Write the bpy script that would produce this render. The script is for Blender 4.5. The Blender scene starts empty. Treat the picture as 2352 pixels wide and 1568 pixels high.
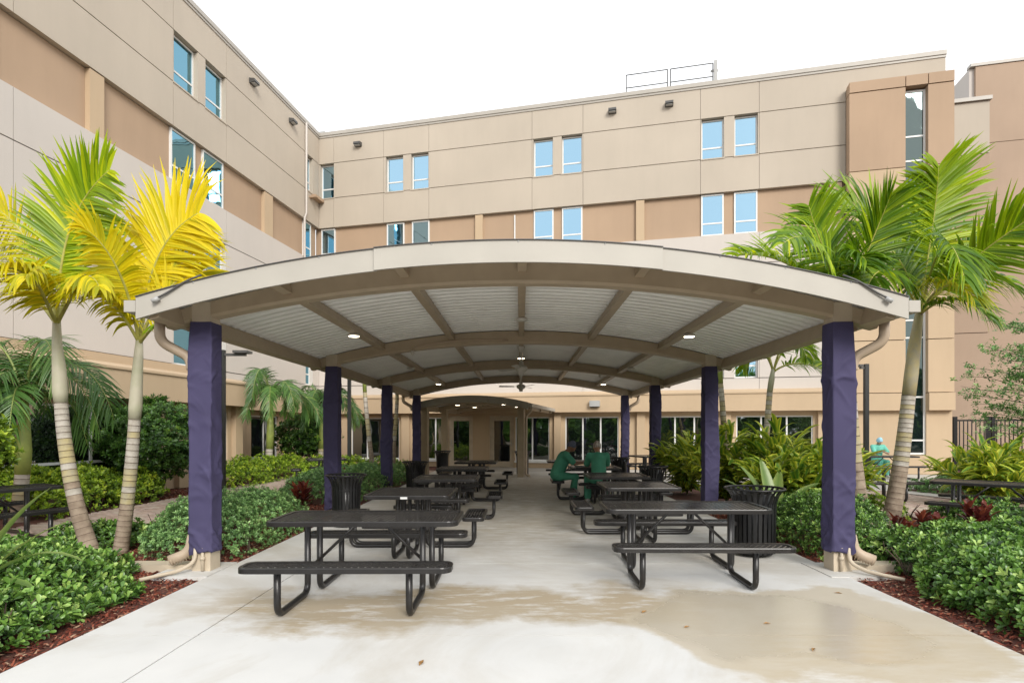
import bpy, math, random
import numpy as np
from mathutils import Vector, Matrix

# ------------------------------------------------------------------ camera, sky, sun, exposure
S = bpy.context.scene
C = S.collection
F, VX, HY, EYE = 1300.0, 1195.0, 989.0, 1.6          # measured on a 2352 x 1568 view of the photograph
cam = bpy.data.cameras.new('camera'); camo = bpy.data.objects.new('camera', cam); C.objects.link(camo)
camo.location = (0, 0, EYE); camo.rotation_euler = (math.pi/2, 0, 0)
cam.sensor_width = 36; cam.lens = F/2352*36
cam.shift_x = (1176-VX)/2352; cam.shift_y = (HY-784)/2352
cam.clip_end = 2000; S.camera = camo

SUN_EL, SUN_AZ = math.radians(30), math.radians(160)   # azimuth measured clockwise from +Y
W = bpy.data.worlds.new('World'); S.world = W; W.use_nodes = True
nt = W.node_tree; nt.nodes.clear()
sky = nt.nodes.new('ShaderNodeTexSky'); sky.sky_type = 'NISHITA'; sky.sun_disc = False
sky.sun_elevation = SUN_EL; sky.sun_rotation = SUN_AZ; sky.dust_density = 4; sky.air_density = 1.0
cl = nt.nodes.new('ShaderNodeTexNoise'); cl.inputs['Scale'].default_value = 1.6; cl.inputs['Detail'].default_value = 5
clr = nt.nodes.new('ShaderNodeValToRGB')
clr.color_ramp.elements[0].position = .3; clr.color_ramp.elements[0].color = (8.6, 8.9, 9.3, 1)
clr.color_ramp.elements[1].position = .7; clr.color_ramp.elements[1].color = (10.4, 10.5, 10.6, 1)
mx = nt.nodes.new('ShaderNodeMix'); mx.data_type = 'RGBA'; mx.inputs[0].default_value = .9     # overcast: a nearly closed cloud layer
bg = nt.nodes.new('ShaderNodeBackground'); bg.inputs[1].default_value = .08
out = nt.nodes.new('ShaderNodeOutputWorld')
nt.links.new(cl.outputs['Fac'], clr.inputs[0]); nt.links.new(sky.outputs[0], mx.inputs[6]); nt.links.new(clr.outputs[0], mx.inputs[7])
nt.links.new(mx.outputs[2], bg.inputs[0]); nt.links.new(bg.outputs[0], out.inputs[0])

sun = bpy.data.lights.new('sun', 'SUN'); suno = bpy.data.objects.new('sun', sun); C.objects.link(suno)
sun.energy = 1.5; sun.angle = math.radians(22); sun.color = (1, .96, .9)
sd = Vector((math.sin(SUN_AZ)*math.cos(SUN_EL), math.cos(SUN_AZ)*math.cos(SUN_EL), math.sin(SUN_EL)))
suno.rotation_euler = sd.to_track_quat('Z', 'Y').to_euler(); suno.location = (0, 0, 40)

S.view_settings.view_transform = 'Standard'; S.view_settings.look = 'None'
S.view_settings.gamma = 1; S.view_settings.use_curve_mapping = False
S.view_settings.exposure = .93
S.render.engine = 'CYCLES'

# ------------------------------------------------------------------ helpers
def P(px, py, Y):
    return Vector(((px-VX)/F*Y, Y, EYE+(HY-py)/F*Y))

class MB:
    def __init__(s): s.v = []; s.f = []; s.m = []; s.sm = []
    def add(s, vs, fs, m=0, smooth=False):
        o = len(s.v); s.v += [tuple(v) for v in vs]
        for f in fs: s.f.append(tuple(i+o for i in f)); s.m.append(m); s.sm.append(smooth)
        return s
    def box(s, x0, x1, y0, y1, z0, z1, m=0, M=None):
        vs = [(x, y, z) for z in (z0, z1) for y in (y0, y1) for x in (x0, x1)]
        if M is not None: vs = [M @ Vector(v) for v in vs]
        return s.add(vs, [(0,2,3,1),(4,5,7,6),(0,1,5,4),(1,3,7,5),(3,2,6,7),(2,0,4,6)], m)
    def tube(s, pts, r, n=8, m=0, caps=True, closed=False, smooth=True, sq=None):
        pts = [Vector(p) for p in pts]; N = len(pts)
        rs = [r]*N if not hasattr(r, '__len__') else r
        tg = []
        for i in range(N):
            a = pts[(i-1) % N] if (closed or i > 0) else pts[0]
            b = pts[(i+1) % N] if (closed or i < N-1) else pts[-1]
            t = b-a; tg.append(t.normalized() if t.length > 1e-9 else Vector((0,0,1)))
        u = tg[0].cross(Vector((0,0,1)))
        if u.length < .05: u = tg[0].cross(Vector((0,1,0)))
        u.normalize(); vs = []
        for i in range(N):
            t = tg[i]; u = (u-t*u.dot(t))
            if u.length < 1e-6: u = t.orthogonal()
            u.normalize(); w = t.cross(u)
            for k in range(n):
                a = 2*math.pi*(k+.5)/n
                vs.append(pts[i]+(u*math.cos(a)+w*math.sin(a))*rs[i])
        fs = []
        for i in range(N if closed else N-1):
            j = (i+1) % N
            for k in range(n):
                k2 = (k+1) % n
                fs.append((i*n+k, i*n+k2, j*n+k2, j*n+k))
        s.add(vs, fs, m, smooth)
        if caps and not closed:
            o = len(s.v)-N*n
            s.f.append(tuple(o+k for k in reversed(range(n)))); s.m.append(m); s.sm.append(False)
            s.f.append(tuple(o+(N-1)*n+k for k in range(n))); s.m.append(m); s.sm.append(False)
        return s
    def lathe(s, prof, n=16, c=(0,0,0), m=0, smooth=True):
        vs = []; fs = []
        for r, z in prof:
            for k in range(n):
                a = 2*math.pi*k/n; vs.append((c[0]+r*math.cos(a), c[1]+r*math.sin(a), c[2]+z))
        for i in range(len(prof)-1):
            for k in range(n):
                k2 = (k+1) % n; fs.append((i*n+k, i*n+k2, (i+1)*n+k2, (i+1)*n+k))
        s.add(vs, fs, m, smooth)
        return s
    def prism(s, poly, z0, z1, m=0, M=None):
        n = len(poly); vs = [(x, y, z0) for x, y in poly]+[(x, y, z1) for x, y in poly]
        if M is not None: vs = [M @ Vector(v) for v in vs]
        fs = [tuple(reversed(range(n))), tuple(range(n, 2*n))]+[(i, (i+1) % n, n+(i+1) % n, n+i) for i in range(n)]
        return s.add(vs, fs, m)
    def ball(s, c, r, n=10, m=0, k=8):
        rx, ry, rz = (r, r, r) if not hasattr(r, '__len__') else r
        vs = [(c[0], c[1], c[2]-rz)]
        for i in range(1, k):
            ph = math.pi*i/k-math.pi/2
            for j in range(n):
                a = 2*math.pi*j/n
                vs.append((c[0]+rx*math.cos(ph)*math.cos(a), c[1]+ry*math.cos(ph)*math.sin(a), c[2]+rz*math.sin(ph)))
        vs.append((c[0], c[1], c[2]+rz)); fs = []
        for j in range(n):
            fs.append((0, 1+(j+1) % n, 1+j)); L = 1+(k-2)*n
            fs.append((L+j, L+(j+1) % n, len(vs)-1))
            for i in range(k-2):
                a = 1+i*n; fs.append((a+j, a+(j+1) % n, a+n+(j+1) % n, a+n+j))
        return s.add(vs, fs, m, True)
    def sweepx(s, prof, xs, zf, m=0, closed=True, caps=True, smooth=False):
        """profile of (y, dz) swept along x, following the height function zf"""
        n = len(prof); vs = [(x, y, zf(x)+z) for x in xs for y, z in prof]; fs = []
        for i in range(len(xs)-1):
            for k in range(n if closed else n-1):
                k2 = (k+1) % n
                fs.append((i*n+k, (i+1)*n+k, (i+1)*n+k2, i*n+k2))
        if caps and closed:
            fs.append(tuple(range(n))); fs.append(tuple((len(xs)-1)*n+k for k in reversed(range(n))))
        return s.add(vs, fs, m, smooth)
    def mesh(s, name, mats):
        me = bpy.data.meshes.new(name); me.from_pydata(s.v, [], s.f)
        for m in (mats if isinstance(mats, (list, tuple)) else [mats]): me.materials.append(m)
        me.polygons.foreach_set('material_index', s.m); me.polygons.foreach_set('use_smooth', s.sm)
        me.update(); return me
    def build(s, name, mats, parent=None, loc=None, rot=None):
        return ob(name, s.mesh(name, mats), parent, loc, rot)

def ob(name, me, parent=None, loc=None, rot=None, scale=None):
    o = bpy.data.objects.new(name, me); C.objects.link(o)
    if parent is not None: o.parent = parent
    if loc is not None: o.location = loc
    if rot is not None: o.rotation_euler = rot if hasattr(rot, '__len__') else (0, 0, rot)
    if scale is not None: o.scale = scale
    return o
def tag(o, label, cat, group=None):
    o['label'] = label; o['category'] = cat
    if group: o['group'] = group
    return o
def thing(name, label, cat, loc=(0,0,0), rot=0, group=None):
    return tag(ob(name, None, None, loc, rot), label, cat, group)
def struct(o): o['kind'] = 'structure'; return o

def fillet(pts, rad, seg=5, closed=False):
    """round the corners of a polyline"""
    pts = [Vector(p) for p in pts]; out = []; n = len(pts)
    for i in range(n):
        if not closed and i in (0, n-1): out.append(pts[i]); continue
        p = pts[i]; a = pts[(i-1) % n]-p; b = pts[(i+1) % n]-p
        r = min(rad, a.length*.49, b.length*.49); a.normalize(); b.normalize()
        A = p+a*r; B = p+b*r
        for k in range(seg+1):
            t = k/seg; out.append(A*(1-t)**2+p*2*t*(1-t)+B*t*t)
    return out

# ------------------------------------------------------------------ materials
MATS = {}
def M(name, col, rough=.6, var=.12, scale=3, bump=0, bscale=60, metallic=0, spec=.5, col2=None, coat=0, streak=0):
    if name in MATS: return MATS[name]
    m = bpy.data.materials.new(name); m.use_nodes = True; MATS[name] = m
    n = m.node_tree.nodes; L = m.node_tree.links; b = n['Principled BSDF']
    b.inputs['Roughness'].default_value = rough; b.inputs['Metallic'].default_value = metallic
    b.inputs['Specular IOR Level'].default_value = spec; b.inputs['Coat Weight'].default_value = coat
    geo = n.new('ShaderNodeNewGeometry')
    nz = n.new('ShaderNodeTexNoise'); nz.inputs['Scale'].default_value = scale; nz.inputs['Detail'].default_value = 6
    L.new(geo.outputs['Position'], nz.inputs['Vector'])
    rp = n.new('ShaderNodeValToRGB'); c2 = col2 or tuple(c*(1-var) for c in col); c1 = col if col2 else tuple(min(1, c*(1+var)) for c in col)
    rp.color_ramp.elements[0].position = .3; rp.color_ramp.elements[0].color = (*c2, 1)
    rp.color_ramp.elements[1].position = .7; rp.color_ramp.elements[1].color = (*c1, 1)
    L.new(nz.outputs['Fac'], rp.inputs[0]); L.new(rp.outputs[0], b.inputs['Base Color'])
    if streak:                                             # faint rain streaks and blotches on render coats
        mp = n.new('ShaderNodeMapping'); mp.inputs['Scale'].default_value = (2.2, 2.2, .35); L.new(geo.outputs['Position'], mp.inputs[0])
        n3 = n.new('ShaderNodeTexNoise'); n3.inputs['Scale'].default_value = 1; n3.inputs['Detail'].default_value = 7; n3.inputs['Roughness'].default_value = .65; L.new(mp.outputs[0], n3.inputs['Vector'])
        mr = n.new('ShaderNodeMapRange'); mr.inputs['From Min'].default_value = .45; mr.inputs['From Max'].default_value = .75; mr.inputs['To Max'].default_value = streak; L.new(n3.outputs['Fac'], mr.inputs[0])
        mm = n.new('ShaderNodeMix'); mm.data_type = 'RGBA'; mm.inputs[7].default_value = (*[c*.6 for c in col], 1)
        L.new(mr.outputs[0], mm.inputs[0]); L.new(rp.outputs[0], mm.inputs[6]); L.new(mm.outputs[2], b.inputs['Base Color'])
    if bump:
        n2 = n.new('ShaderNodeTexNoise'); n2.inputs['Scale'].default_value = bscale; n2.inputs['Detail'].default_value = 4
        L.new(geo.outputs['Position'], n2.inputs['Vector'])
        bp = n.new('ShaderNodeBump'); bp.inputs['Strength'].default_value = bump; bp.inputs['Distance'].default_value = .01
        L.new(n2.outputs['Fac'], bp.inputs['Height']); L.new(bp.outputs[0], b.inputs['Normal'])
    return m

def leafmat(name, cols, rough=.4, trans=.3, spec=.4, stripe=None):
    if name in MATS: return MATS[name]
    m = bpy.data.materials.new(name); m.use_nodes = True; MATS[name] = m
    n = m.node_tree.nodes; L = m.node_tree.links; b = n['Principled BSDF']
    b.inputs['Roughness'].default_value = rough; b.inputs['Specular IOR Level'].default_value = spec
    at = n.new('ShaderNodeAttribute'); at.attribute_name = 'rnd'
    rp = n.new('ShaderNodeValToRGB'); e = rp.color_ramp.elements
    while len(e) < len(cols): e.new(.5)
    for i, c in enumerate(cols): e[i].position = i/(len(cols)-1); e[i].color = (*c, 1)
    L.new(at.outputs['Fac'], rp.inputs[0]); colout = rp.outputs[0]
    L.new(colout, b.inputs['Base Color'])
    tr = n.new('ShaderNodeBsdfTranslucent'); L.new(colout, tr.inputs['Color'])
    ms = n.new('ShaderNodeMixShader'); ms.inputs[0].default_value = trans
    L.new(b.outputs[0], ms.inputs[1]); L.new(tr.outputs[0], ms.inputs[2]); L.new(ms.outputs[0], n['Material Output'].inputs[0])
    return m

def glassmat(name, refl, diff, fac, rough=.02, wav=.0):
    if name in MATS: return MATS[name]
    m = bpy.data.materials.new(name); m.use_nodes = True; MATS[name] = m
    n = m.node_tree.nodes; L = m.node_tree.links; n.remove(n['Principled BSDF'])
    g = n.new('ShaderNodeBsdfGlossy'); g.inputs['Color'].default_value = (*refl, 1); g.inputs['Roughness'].default_value = rough
    d = n.new('ShaderNodeBsdfDiffuse'); d.inputs['Color'].default_value = (*diff, 1)
    ms = n.new('ShaderNodeMixShader'); ms.inputs[0].default_value = fac
    geo = n.new('ShaderNodeNewGeometry'); nz = n.new('ShaderNodeTexNoise'); nz.inputs['Scale'].default_value = 1.1
    bp = n.new('ShaderNodeBump'); bp.inputs['Strength'].default_value = .03; bp.inputs['Distance'].default_value = .2
    L.new(geo.outputs['Position'], nz.inputs['Vector']); L.new(nz.outputs['Fac'], bp.inputs['Height']); L.new(bp.outputs[0], g.inputs['Normal'])
    L.new(d.outputs[0], ms.inputs[1]); L.new(g.outputs[0], ms.inputs[2]); L.new(ms.outputs[0], n['Material Output'].inputs[0])
    return m

m_beige = M('stucco_beige', (.465, .405, .33), .85, .05, .35, .35, 70, streak=.10)
m_pale = M('stucco_pale', (.55, .505, .46), .85, .04, .35, .35, 70, streak=.08)
m_tan = M('stucco_tan', (.41, .29, .195), .85, .07, .35, .35, 70, streak=.12)
m_sand = M('stucco_sand', (.50, .375, .245), .85, .06, .35, .35, 70, streak=.10)
m_brown = M('stucco_brown', (.39, .285, .205), .85, .07, .35, .35, 70, streak=.12)
m_joint = M('joint_sealant', (.20, .145, .10), .9, .1)
m_coping = M('coping_metal', (.40, .37, .325), .45, .05, 2)
m_white = M('window_frame_white', (.72, .72, .70), .4, .03)
m_blue = glassmat('glass_blue', (.36, .56, .70), (.01, .035, .045), .86)
m_dark = glassmat('glass_dark', (.62, .66, .66), (.006, .008, .008), .42)
m_gtall = glassmat('glass_stair', (.30, .38, .38), (.012, .02, .02), .33)
m_teal = glassmat('glass_teal', (.20, .40, .50), (.01, .03, .04), .85)
m_steel = M('painted_steel_tan', (.42, .335, .23), .45, .06, 5)
m_fascia = M('fascia_tan', (.42, .395, .345), .5, .05, 2, .05, 30)
m_deck = M('galvanised_deck', (.88, .88, .84), .4, .06, 2.2)
m_black = M('black_coated_steel', (.017, .0155, .015), .32, .25, 8, .06, 220, spec=.5)
m_binblack = M('black_bin_steel', (.012, .012, .013), .38, .25, 8)
m_liner = M('black_liner', (.008, .008, .008), .3, .2, 8)
m_cream = M('cream_post', (.52, .44, .33), .6, .1, 5, .1, 60)
m_gutter = M('gutter_tan', (.46, .36, .26), .5, .08, 3)
m_dkgrey = M('dark_grey_metal', (.07, .068, .065), .5, .2)
m_grey = M('grey_metal', (.38, .38, .37), .45, .1)
m_fan = M('fan_white', (.58, .56, .50), .4, .05)
# ------------------------------------------------------------------ the building
FU = Vector((.974, -.2266)); F0 = Vector((-.86, 24.8))
def fu(px):                                  # photo column -> metres along the back facade
    r = (px-VX)/F; return (24.8*r+.86)/(.974+.2266*r)
ROT_B = math.atan2(-.2266, .974)
LD = Vector((.148, .989)); L0 = Vector((-9.53, 26.8)); ROT_L = math.atan2(.989, .148)
def lx(px):                                  # photo column -> metres along the left wing (negative towards the camera)
    r = (px-VX)/F; return -(26.8*r+9.53)/(.989*r-.148)

hosp = thing('hospital_building', 'beige stucco L shaped hospital block with bands of blue windows behind the courtyard', 'building')
_wm = {}
def window(parent, x, z, w, h, loc, rot, transoms=(.3,), mull=(), glass=None, y=.16, fr=.055):
    """a window part (its frame) with a pane as sub-part per light"""
    glass = glass or m_blue; key = (round(w, 2), round(h, 2), transoms, mull, glass.name, fr)
    if key not in _wm:
        b = MB(); b.box(0, fr, 0, .07, 0, h); b.box(w-fr, w, 0, .07, 0, h)
        b.box(fr, w-fr, 0, .07, 0, fr); b.box(fr, w-fr, 0, .07, h-fr, h)
        xs = [fr]+[q*w for q in mull]+[w-fr]; zs = [fr]+[t*h for t in transoms]+[h-fr]
        for q in mull: b.box(q*w-.03, q*w+.03, .004, .066, fr, h-fr)
        for t in transoms:
            for i in range(len(xs)-1):
                b.box(xs[i]+(.03 if i else 0), xs[i+1]-(.03 if i < len(xs)-2 else 0), .008, .062, t*h-.03, t*h+.03)
        panes = []
        for i in range(len(xs)-1):
            for j in range(len(zs)-1):
                q = MB(); q.box(xs[i]+.002, xs[i+1]-.002, .028, .04, zs[j]+.002, zs[j+1]-.002); panes.append(q.mesh('pane', glass))
        _wm[key] = (b.mesh('window', m_white), panes)
    fm, panes = _wm[key]
    M4 = Matrix.Rotation(rot, 4, 'Z'); p = M4 @ Vector((x, y, z))
    o = ob('window', fm, parent, (loc[0]+p.x, loc[1]+p.y, p.z), rot)
    for q in panes: ob('pane', q, o)
    return o

def band(wall, x0, x1, z0, z1, joints, mat, wins=(), yf=0., yb=.28, gap=.03):
    """a row of wall panels between the joints, leaving out the window openings"""
    e = sorted([x0, x1]+[j for j in joints if x0+.1 < j < x1-.1])
    for a, b in zip(e[:-1], e[1:]):
        A = a+(gap*.22 if a != x0 else 0); B = b-(gap*.22 if b != x1 else 0)
        cut = sorted([w for w in wins if w[1] > A+.02 and w[0] < B-.02]); q = A
        segs = []
        for w0, w1 in cut:
            if w0 > q+.01: segs.append((q, w0))
            q = w1
        if q < B-.01: segs.append((q, B))
        for s0, s1 in segs:
            MB().box(s0, s1, yf, yb, z0+gap/2, z1-gap/2).build('panel', mat, wall)

ZR, ZA, ZB, ZC, ZD, ZE = 15.5, 14.19, 12.55, 11.16, 9.48, 3.22
def wing(loc, rot, x0, x1, joints, pairs, pil, lowwin, low_joints, gl=None):
    L3 = (loc[0], loc[1], 0)
    w = MB().box(x0, x1, .281, .9, 0, ZR-.02).build('wall', m_joint, hosp, L3, rot)
    band(w, x0, x1, ZA, ZR, joints, m_beige)
    band(w, x0, x1, ZB, ZA, joints, m_beige, pairs)
    band(w, x0, x1, ZC, ZB, joints, m_beige)
    band(w, x0, x1, ZD, ZC, [], m_tan, pairs, yf=.17, gap=0)
    for a, b in pil: MB().box(a, b, .02, .169, ZD, ZC-.016).build('pilaster', m_sand, w)
    for a, b in pairs:                                                   # the piers between the paired windows
        pass
    z = ZE; rows = [(3.7, 5.35), (6.6, 8.25)]; zs = [ZE]
    for r in rows: zs += list(r)
    zs.append(ZD)
    for i in range(len(zs)-1):
        band(w, x0, x1, zs[i]+(.0 if i else .012), zs[i+1], low_joints, m_pale, lowwin if i % 2 else ())
    MB().box(x0-.02, x1+.02, -.06, .95, ZR, ZR+.16).box(x0-.02, x1+.02, -.03, -.0, ZR-.09, ZR).build('coping', m_coping, w)
    for a, b in pairs:
        window(hosp, a, ZB+.02, b-a, ZA-ZB-.035, loc, rot, y=.17, glass=gl); window(hosp, a, ZD, b-a, ZC-ZD-.016, loc, rot, y=.10, glass=gl)
        MB().box(a-.03, b+.03, -.025, .12, ZB-.035, ZB+.012).build('sill', m_beige, w)
    for a, b in lowwin:
        for r0, r1 in rows: window(hosp, a, r0+.016, b-a, r1-r0-.032, loc, rot, y=.17, glass=gl)
    return w

# back facade
UC = fu(733); UE = fu(2172); UT = fu(1942)
pr = [(fu(735)-.0, fu(767)), (fu(886), fu(926)), (fu(944), fu(984)), (fu(1225), fu(1270)), (fu(1290), fu(1337)), (fu(1611), fu(1663)), (fu(1687), fu(1741))]
wall_b = wing(F0, ROT_B, UC-.28, UE, [fu(p) for p in (766.5, 881, 985, 1222, 1339, 1609, 1744)], pr,
              [(fu(1091), fu(1108)), (fu(1461), fu(1480)), (fu(1907), fu(1934))],
              [pr[1], pr[2], pr[3], pr[4], pr[5], pr[6]], [fu(p) for p in (985, 1339, 1744)])
# ledge and fascia over the ground floor, with the ground-floor wall behind
def ground_floor(loc, rot, x0, x1, openings, yo=-.45, pil=(), mat=m_sand):
    """x range, list of (x0,x1,kind): fascia band overhanging a wall with shopfront windows"""
    L3 = (loc[0], loc[1], 0)
    w = MB().box(x0, x1, .2, .28, 0, 2.36).build('ground_floor_wall', m_joint, hosp, L3, rot)
    b = MB(); b.box(x0, x1, yo, .27, 2.38, 3.06)
    b.add([(x0, yo-.04, 3.061), (x1, yo-.04, 3.061), (x1, yo-.04, 3.12), (x0, yo-.04, 3.12), (x0, .0, 3.26), (x1, .0, 3.26), (x0, .0, 3.061), (x1, .0, 3.061)],
          [(0,1,2,3), (3,2,5,4), (0,6,7,1), (0,3,4,6), (1,7,5,2), (6,4,5,7)])
    b.build('fascia_band', mat, w)
    q = x0
    for a, c, kind in sorted(openings):
        MB().box(q, a, 0, .199, 0, 2.379).build('panel', mat, w)
        if kind == 'door':
            MB().box(a, c, 0, .199, 2.26, 2.379).build('panel', mat, w)
        else:
            MB().box(a, c, 0, .199, 0, .22).build('panel', mat, w); MB().box(a, c, 0, .199, 2.2, 2.379).build('panel', mat, w)
            MB().box(a-.02, c+.02, -.06, .1, .221, .31).build('sill', m_white, w)
        q = c
    MB().box(q, x1, 0, .199, 0, 2.379).build('panel', mat, w)
    for a, c in pil: MB().box(a, c, -.16, -.001, 0, 2.379).build('pilaster', mat, w)
    return w
GF = []
ops = [(fu(806), fu(917), 'w3'), (fu(972), fu(1027), 'w2'), (fu(1031), fu(1086), 'door'), (fu(1124), fu(1180), 'door'), (fu(1183), fu(1262), 'w2'),
       (fu(1298), fu(1421), 'w3'), (fu(1507), fu(1640), 'w3'), (fu(1691), fu(1868), 'w3')]
gfw = ground_floor(F0, ROT_B, UC+.4, UT-.02, ops, pil=[(fu(a), fu(b)) for a, b in ((785, 801), (925, 943), (1274, 1289), (1463, 1482), (1660, 1678), (1877, 1890))])
for a, c, kind in ops:
    if kind == 'door':
        w_ = c-a; b = MB(); fr = .13
        b.box(0, .06, 0, .1, 0, 2.255); b.box(w_-.06, w_, 0, .1, 0, 2.255); b.box(.06, w_-.06, 0, .1, 2.19, 2.255)
        M4 = Matrix.Rotation(ROT_B, 4, 'Z'); p = M4 @ Vector((a, .06, 0))
        d = b.build('door', m_cream, hosp, (F0.x+p.x, F0.y+p.y, 0), ROT_B)
        l = MB(); l.box(.065, .065+fr, .02, .07, .01, 2.185); l.box(w_-.065-fr, w_-.065, .02, .07, .01, 2.185)
        l.box(.065+fr, w_-.065-fr, .02, .07, .01, .26); l.box(.065+fr, w_-.065-fr, .02, .07, 2.04, 2.185); l.build('door_leaf', m_cream, d)
        MB().box(.065+fr, w_-.065-fr, .035, .05, .261, 2.039).build('pane', m_dark, d)
        hx = .12 if a < fu(1100) else w_-.12
        MB().tube(fillet([(hx, .02, .95), (hx, -.05, .95), (hx, -.05, 1.2), (hx, .02, 1.2)], .03), .012, 6).build('handle', m_grey, d)
    else:
        n = int(kind[1]); mull = tuple(round(i/n, 3) for i in range(1, n))
        window(hosp, a, .31, c-a, 2.2-.31, F0, ROT_B, transoms=(), mull=mull, glass=m_dark, y=.06, fr=.05)

# left wing
XE = -21.0
lp = [(lx(399), lx(455)), (lx(472), lx(519)), (lx(702), lx(719)), (-17.6, -16.2), (-15.7, -14.3)]
wall_l = wing(L0, ROT_L, XE, -.02, [lx(p) for p in (398, 520.5, 700)]+[-18.2, -14], lp,
              [(lx(208), lx(241)), (lx(609), lx(628)), (-19.6, -19)],
              [lp[0], lp[1], lp[2]], [lx(520.5), lx(398), -14], m_teal)
# single-storey projection in front of the left wing
BX0, BX1, BO = -20.5, -7.9, 1.5
off = Vector((.989, -.148))*BO
LB = L0+off
b = MB().box(BX0, BX1, .28, BO-.005, 0, 3.2)
blk = b.build('side_block', m_sand, hosp, (LB.x, LB.y, 0), ROT_L)
MB().box(BX0, BX1-.5, .55, 1.2, 3.201, 3.55).build('parapet', m_sand, blk)
bops = [(lx(0)-1.2, -11.35, 'w2'), (-9.35, -8.62, 'w1')]
ground_floor(LB, ROT_L, BX0, BX1-.02, bops, yo=-.5, pil=[(-8.45, -8.1), (-10.9, -10.5)])
window(hosp, bops[0][0], .31, bops[0][1]-bops[0][0], 1.89, LB, ROT_L, (.3,), (.5,), m_dark, .06)
window(hosp, bops[1][0], .31, .73, 1.89, LB, ROT_L, (.3,), (), m_dark, .06)
ground_floor(L0, ROT_L, BX1+.02, -.2, [(-5.2, -3.4, 'w2')], yo=-.4, pil=[(-6.2, -5.8)])
window(hosp, -5.2, .31, 1.8, 1.89, L0, ROT_L, (), (.5,), m_dark, .06)

# tan stair bay at the right end of the back facade
L3 = (F0.x, F0.y, 0)
tw0, tw1 = fu(2068), fu(2119); YB = -.45
bay = MB().box(UT, UE+.05, -.1, .27, 0, 14.6).build('stair_bay', m_joint, hosp, L3, ROT_B)
zl = [3.0, 4.95, 8.1, 11.3, 14.25]
for i, (z0, z1) in enumerate(zip(zl[:-1], zl[1:])):
    MB().box(UT, tw0, YB, -.101, z0+.015, z1-.015).build('panel', m_tan if i > 2 else m_sand, bay)
    MB().box(tw1, UE+.08, YB, -.101, z0+.015, z1-.015).build('panel', m_tan if i > 2 else m_sand, bay)
for a, c in ((UT, tw0), (tw1, UE+.08)):
    MB().box(a, c, YB-.08, -.101, 2.35, 2.985).build('panel', m_sand, bay); MB().box(a, c, YB+.15, -.101, 0, 2.349).build('panel', m_sand, bay)
for a, c in ((UT, tw0-.015), (tw0+.015, tw1-.015), (tw1+.015, UE+.08)):
    MB().box(a, c, YB-.02, -.101, 14.265, 14.65).build('panel', m_tan, bay)
MB().box(tw0, tw1, YB+.15, -.101, 0, .7).build('panel', m_sand, bay)
zz = .72; th = 14.2-zz
window(hosp, tw0, zz, tw1-tw0, th, F0, ROT_B, tuple((t-zz)/th for t in (1.25, 2.85, 5.05, 5.7, 7.2, 8.9, 9.8, 11.6, 12.5)), (), m_gtall, YB+.22, .07)
# wall fixtures, drain pipe, conduit, ledge at the inner corner
def onB(px, py, y=-.02):
    u = fu(px); Y = 24.8-.2266*u; z = EYE+(HY-py)/F*Y
    p = Matrix.Rotation(ROT_B, 4, 'Z') @ Vector((u, y, 0)); return (F0.x+p.x, F0.y+p.y, z)
def onL(px, py, y=-.02):
    x = lx(px); Y = 26.8+.989*x; z = EYE+(HY-py)/F*Y
    p = Matrix.Rotation(ROT_L, 4, 'Z') @ Vector((x, y, 0)); return (L0.x+p.x, L0.y+p.y, z)
def wall_light(loc, rot, label):
    t = thing('wall_light', label, 'wall light', loc, rot, 'dark wall lights under the roof edge')
    MB().add([(-.16,-.22,-.04),(.16,-.22,-.04),(.16,.018,-.1),(-.16,.018,-.1),(-.16,-.2,.06),(.16,-.2,.06),(.16,.018,.1),(-.16,.018,.1)],
             [(0,3,2,1),(4,5,6,7),(0,1,5,4),(1,2,6,5),(2,3,7,6),(3,0,4,7)]).build('housing', m_dkgrey, t)
    MB().box(-.13, .13, -.19, -.03, -.085, -.075).build('lens', m_grey, t)
wall_light(onL(578, 190), ROT_L, 'dark wall light high on the left wing, nearer the camera')
wall_light(onL(668, 280), ROT_L, 'dark wall light high on the left wing, nearer the inner corner')
wall_light(onB(824, 333), ROT_B, 'dark wall light high on the back facade next to the inner corner')
wall_light(onB(1407, 257), ROT_B, 'dark wall light below the roof railing, left of its neighbour')
wall_light(onB(1537, 241), ROT_B, 'dark wall light below the right end of the roof railing')
t = thing('wall_pack_light', 'grey box light on the sand fascia above the glazed dining room windows', 'wall light', onB(1369, 928, -.452), ROT_B)
MB().prism([(-.21, 0), (.21, 0), (.21, -.2), (-.21, -.2)], -.12, .12).build('housing', m_grey, t); MB().box(-.17, .17, -.16, -.04, -.14, -.121).build('lens', m_dkgrey, t)
a = Vector(onL(700.5, 283, -.07)); c = Vector(onL(700.5, 489, -.07)); d = Vector(onL(696.5, 500, -.07)); e = Vector(onL(696.5, 575, -.07))
MB().tube([a, c, d, e, e-Vector((0, 0, 3.5))], .045, 6).build('drain_pipe', m_pale, hosp)
p = onB(1181, 492, .1); MB().box(-.025, .025, 0, .05, -1.6, 0).build('conduit', m_white, hosp, p, ROT_B)
p = onB(741, 470, -.02)
lg = MB(); lg.box(-.55, .1, -.7, -.02, .06, .2); lg.box(-.9, -.3, -.9, -.72, -.02, .05); lg.box(-.25, .25, -.9, -.72, -.02, .05)
lg.build('corner_ledge', m_tan, hosp, p, ROT_B)
p = onL(345, 850, -BO-.56)
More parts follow.
